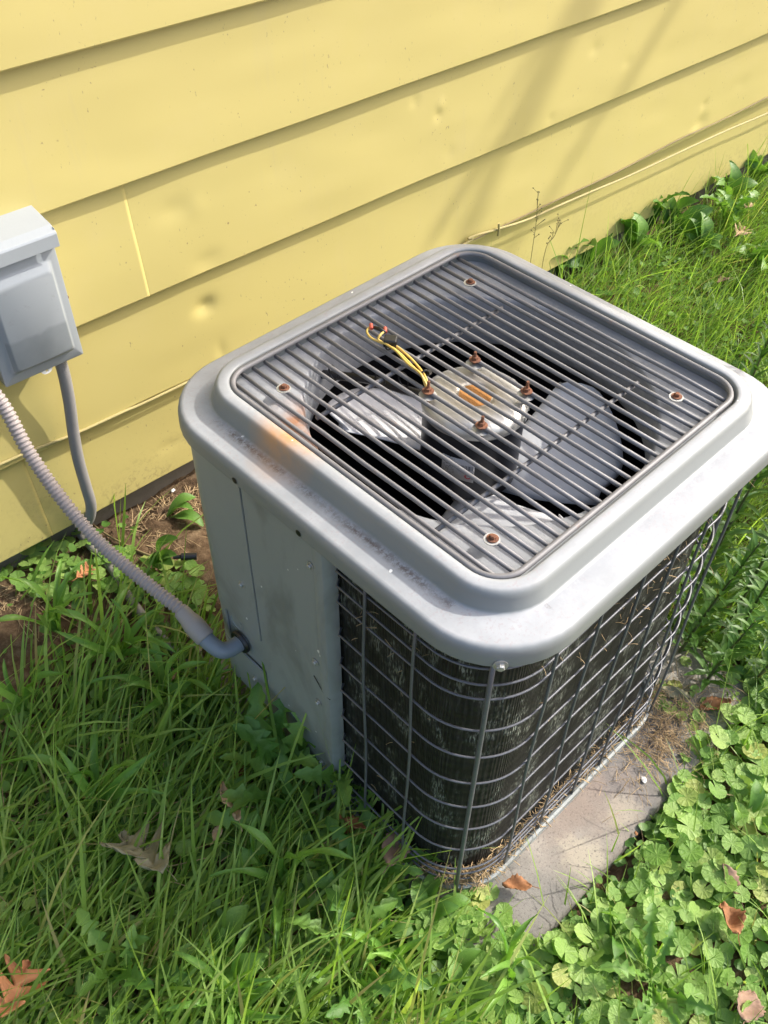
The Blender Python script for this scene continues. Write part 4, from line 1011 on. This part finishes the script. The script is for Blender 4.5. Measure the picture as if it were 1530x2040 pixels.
# ------------------------------------------------------------------ dead leaves
def dead_mat(name, c1, c2):
    m, nt, b, o = newmat(name); k = NB(nt)
    col = k.mix(k.noise(60, 6, .7), c1, c2); k.l(col, b.inputs['Base Color']); b.inputs['Roughness'].default_value = .7; b.inputs['Specular IOR Level'].default_value = .2
    k.l(k.bump(k.noise(110, 4), .5, .002), b.inputs['Normal']); return m
Mbrown = dead_mat('brown_leaf', (.16, .070, .030), (.34, .165, .075)); Morange = dead_mat('orange_leaf', (.33, .13, .05), (.52, .25, .12)); Mtan = dead_mat('tan_leaf', (.34, .22, .12), (.50, .36, .22)); Mdrab = dead_mat('drab_leaf', (.17, .16, .09), (.30, .27, .17)); Mcrin = dead_mat('greyish_leaf', (.18, .11, .075), (.30, .20, .14))
def dead_leaf(px, py, size, az, kind, m, lift, curl, label, tilt=(.2, 0), asp=.5):
    n, w_ = (48, 10) if kind == 'oak' else (18, 6); V = []; F = []; r = random.Random(px*7+py)
    for i in range(n+1):
        t = i/n
        if kind == 'oak':
            w = asp*(.13+math.sin(PI*min(1, t*.98+.01))**.7*1.15*abs(math.sin(t*PI*3.5+.3))**1.3)*(1.06-t**6)
        else: w = asp*math.sin(PI*(t*.96+.02))**.8*(1+.08*math.sin(t*40))
        for j in range(w_+1):
            s = -1+2*j/w_
            x = t-.5+.16*abs(s)*(kind == 'oak')*w*2; y = s*w*.5
            z = curl*(y*y*4+.5*(t-.5)**2)+.05*math.sin(t*9+s*3+px)+.03*r.uniform(-1, 1)*abs(s)
            V.append((x, y, z))
    for i in range(n):
        for j in range(w_): a = i*(w_+1)+j; F.append((a, a+1, a+w_+2, a+w_+1))
    b = MB(); b.add([tuple(np.array(v)*size) for v in V], F)
    st = [(-.5*size, 0, curl*.12*size), (-.62*size, .01*size, .02*size), (-.78*size, .05*size, .03*size)]
    b.tube(st, .0007, 4)
    o = b.build('dead_leaf', m, None, True, 180); s_ = o.modifiers.new('s', 'SOLIDIFY'); s_.thickness = .0004
    h = atg(px, py, lift); o.location = h; o.rotation_euler = (tilt[0], tilt[1], az)
    tag(o, label, 'leaf', 'dead leaves lying about'); return o
dead_leaf(1030, 1765, .045, 2.3, 'plain', Mbrown, .045, .5, 'curled brown leaf lying on the concrete pad by the near guard corner', (.3, .1), .6)
dead_leaf(1452, 1835, .060, .9, 'plain', Mbrown, .045, .9, 'crumpled rust brown leaf in the ivy near the lower right', (.2, .4), .6)
dead_leaf(1455, 1755, .055, 1.3, 'plain', Mcrin, .035, .5, 'dull purple brown leaf in the ivy above the crumpled one', (.2, -.4), .5)
dead_leaf(1490, 2005, .050, .3, 'plain', Mcrin, .045, .3, 'broken pale brown leaf in the bottom right corner', (.1, .2), .8)
dead_leaf(28, 1972, .080, .6, 'oak', Morange, .075, .15, 'orange brown oak leaf in the bottom left corner', (.1, .1), .8)
dead_leaf(168, 1140, .040, .3, 'oak', Morange, .045, .3, 'small orange leaf on the ivy before the foundation', (.3, .1), .6)
dead_leaf(455, 1600, .080, 1.35, 'plain', Mtan, .115, .4, 'narrow pale tan leaf standing in the long grass', (.9, .2), .28)
dead_leaf(432, 1660, .03, .6, 'plain', Mtan, .07, .4, 'small torn tan leaf just below the narrow pale one', (.3, .2), .5)
dead_leaf(703, 1645, .055, 1.9, 'plain', Mbrown, .085, .9, 'rolled brown leaf against the guard foot left of the post', (.7, .2), .42)
dead_leaf(785, 1690, .062, .5, 'plain', Mcrin, .080, .3, 'brownish green leaf resting on the guard foot beside the post', (.3, .1), .7)
dead_leaf(285, 1700, .115, 1.75, 'oak', Mdrab, .105, .25, 'limp grey green oak leaf hanging in the long grass', (.5, .3), .7)
dead_leaf(352, 1325, .075, .75, 'plain', Mtan, .03, .6, 'pinkish tan leaf under the crabgrass below the fitting', (.4, .1), .35)
dead_leaf(385, 1280, .06, 1.4, 'plain', Mdrab, .045, .4, 'olive brown leaf hanging below the conduit fitting', (.9, .1), .5)
dead_leaf(480, 1530, .045, .4, 'plain', Mbrown, .04, .6, 'small brown leaf behind the narrow pale one', (.4, .1), .45)
dead_leaf(1425, 1405, .060, 2.6, 'plain', Mbrown, .03, .4, 'flat brown leaf in the weeds beyond the pad end', (.1, .1), .5)
dead_leaf(1345, 1380, .060, -1.0, 'plain', Mdrab, .035, .4, 'dull drooping leaf at the far end of the pad', (.6, .1), .35)
dead_leaf(1490, 408, .05, .3, 'plain', Mtan, .09, .4, 'tan leaf caught in the weeds by the far siding', (.3, .1), .5)
dead_leaf(1475, 462, .07, .2, 'oak', Mtan, .08, .3, 'lobed pale brown leaf on the weeds below the tan one', (.2, .1), .6)
dead_leaf(700, 700+950, .04, 2.8, 'plain', Mbrown, .03, .6, 'brown scrap beside the rolled leaf at the guard foot', (.2, .1), .6)
dead_leaf(1440, 560, .04, 2.8, 'plain', Mcrin, .06, .6, 'small brown leaf lying in the lawn behind the unit', (.2, .1), .6)

# litter: straw at the pad end, roots on the soil, clods
pts = []
for _ in range(620):
    w = U(random.gauss(.22, .07), random.gauss(.325, .028)); pts.append((w[0], w[1], .004+random.random()*.010))
o = fibres('straw_drift', pts, Mstraw, 'stuff', None, .0004, .015, .05, .12); tag(o, 'drift of dry straw on the far end of the pad', 'straw', kind='stuff')
pts = []
for _ in range(340):
    h = atg(random.gauss(320, 55), random.gauss(1010, 40)); pts.append((h[0], min(h[1], -.03), float(G(h[0], h[1]))+.008))
for _ in range(160):
    h = atg(random.gauss(40, 50), random.gauss(1200, 30)); pts.append((h[0], h[1], float(G(h[0], h[1]))+.008))
o = fibres('dry_roots', pts, Mstraw, 'stuff', None, .0006, .02, .07, .25); tag(o, 'dry roots and straw lying on the bare soil by the wall', 'straw', kind='stuff')
b = MB()
for _ in range(900):
    if random.random() < .72: h = atg(random.gauss(300, 70), random.gauss(1010, 50))
    else: h = atg(random.gauss(30, 60), random.gauss(1200, 45))
    if h[1] > -.02: continue
    s = random.uniform(.002, .008); z = float(G(h[0], h[1]))+s*.6
    d = [np.array(v)*s*random.uniform(.7, 1.25) for v in ((1, 0, 0), (0, 1, 0), (-1, 0, 0), (0, -1, 0), (0, 0, .8), (0, 0, -.8), (.6, .6, .4))]
    V = [np.array([h[0], h[1], z])+v for v in d[:6]]
    b.add(V, [(0, 1, 4), (1, 2, 4), (2, 3, 4), (3, 0, 4), (1, 0, 5), (2, 1, 5), (3, 2, 5), (0, 3, 5)])
o = b.build('soil_clods', Msoil, None, True, 30); tag(o, 'crumbs and clods of dry brown soil', 'soil', kind='stuff')
def pebble(h, s, m, name, label, cat):
    b = MB(); b.lathe([(.001*s, -.4*s), (.8*s, -.3*s), (1.0*s, 0), (.7*s, .35*s), (.001*s, .42*s)], (0, 0, 0), 9)
    r = random.Random(int(s*1e5)); b.v = [(x*r.uniform(.8, 1.2)*1.2, y*r.uniform(.8, 1.1), z) for x, y, z in b.v]
    o = b.build(name, m, None, True, 60); o.location = h; o.rotation_euler = (.2, .1, .8); tag(o, label, cat)
pebble(at(1283, 1553, 2, .003), .0052, Mpeb, 'white_chip', 'small white chip lying on the concrete pad', 'chip')
pebble(atg(345, 977, .006), .005, Mpeb, 'white_chip', 'small white chip on the bare soil behind the unit', 'chip')
pebble(at(1267, 1660, 2, .003), .0032, Mbrown, 'seed', 'tiny dark seed on the concrete pad', 'seed')

# ------------------------------------------------------------------ yard tree that throws the soft streaks on the siding
tree = empty('tree', (6.4, -2.9, float(G(6.4, -2.9))), label='yard tree right of the unit whose limbs throw soft shadows on the siding', cat='tree')
TO = np.array([6.4, -2.9, float(G(6.4, -2.9))]); SD = np.array(SUN)
Mbark = simple('bark', (.13, .10, .075), .9, 0, .4, 12, .8, 30, .2)
b = MB(); b.tube(catmull([(0, 0, -.3), (.05, .02, 1.6), (-.08, .05, 3.6), (-.1, .1, 6.0), (.1, .1, 9.0)], 6), np.linspace(.24, .09, 25), 14); b.build('trunk', Mbark, tree, True, 180)
wallpt = lambda px, py, t: at(px, py, 1, 0.0)+SD*t-TO
limbs = [[(-.08, .05, 4.4), wallpt(1180, -60, 4.6), wallpt(1010, 235, 4.4), wallpt(830, 500, 4.2)], [(-.08, .05, 4.7), wallpt(1260, -160, 4.9), wallpt(1090, 60, 4.8), wallpt(930, 300, 4.6)],
         [(-.1, .1, 4.9), wallpt(1440, -140, 5.0), wallpt(1330, 20, 5.0), wallpt(1240, 170, 4.8)]]
leafc = []
for L_, r0 in zip(limbs, (.018, .009, .008)):
    P = catmull(L_, 10); b = MB(); b.tube(P, np.linspace(r0+.010, r0*.8, len(P)), 8); b.build('limb', Mbark, tree, True, 180)
Mtl = leafmat('tree_leaf', (.05, .12, .02), (.10, .20, .04), 'tint', .3)
r = np.random.default_rng(5); n = 900; c = np.array([6.6, -2.6, 8.6])-TO
u = r.normal(0, 1, (n, 3)); u /= np.linalg.norm(u, axis=1)[:, None]; P = c+u*(r.random(n)**.4)[:, None]*np.array([1.3, .9, .8])
a = r.normal(0, 1, (n, 3)); a /= np.linalg.norm(a, axis=1)[:, None]; b2 = np.cross(a, r.normal(0, 1, (n, 3))); b2 /= np.linalg.norm(b2, axis=1)[:, None]
sz = r.uniform(.035, .07, n)[:, None]
V = np.stack([P-a*sz, P+b2*sz*.5, P+a*sz, P-b2*sz*.5], 1)
me = npmesh('crown', V.reshape(-1, 3), np.arange(n*4).reshape(n, 4)); t_ = me.attributes.new('tint', 'FLOAT', 'POINT'); t_.data.foreach_set('value', np.repeat(r.random(n), 4).astype(np.float32))
finish('crown', me, Mtl, tree, False)

pts = []
for _ in range(700):
    x = random.uniform(-1.2, -.32); y = random.uniform(-1.5, -.2)
    if density(np.array(x), np.array(y), 'left_grass') > .3: pts.append((x, y, float(G(x, y))+random.uniform(.005, .05)))
o = fibres('dry_thatch', pts, Mstraw, 'stuff', None, .0007, .03, .10, .5); tag(o, 'dry straw coloured thatch caught between the long grass blades', 'straw', kind='stuff')
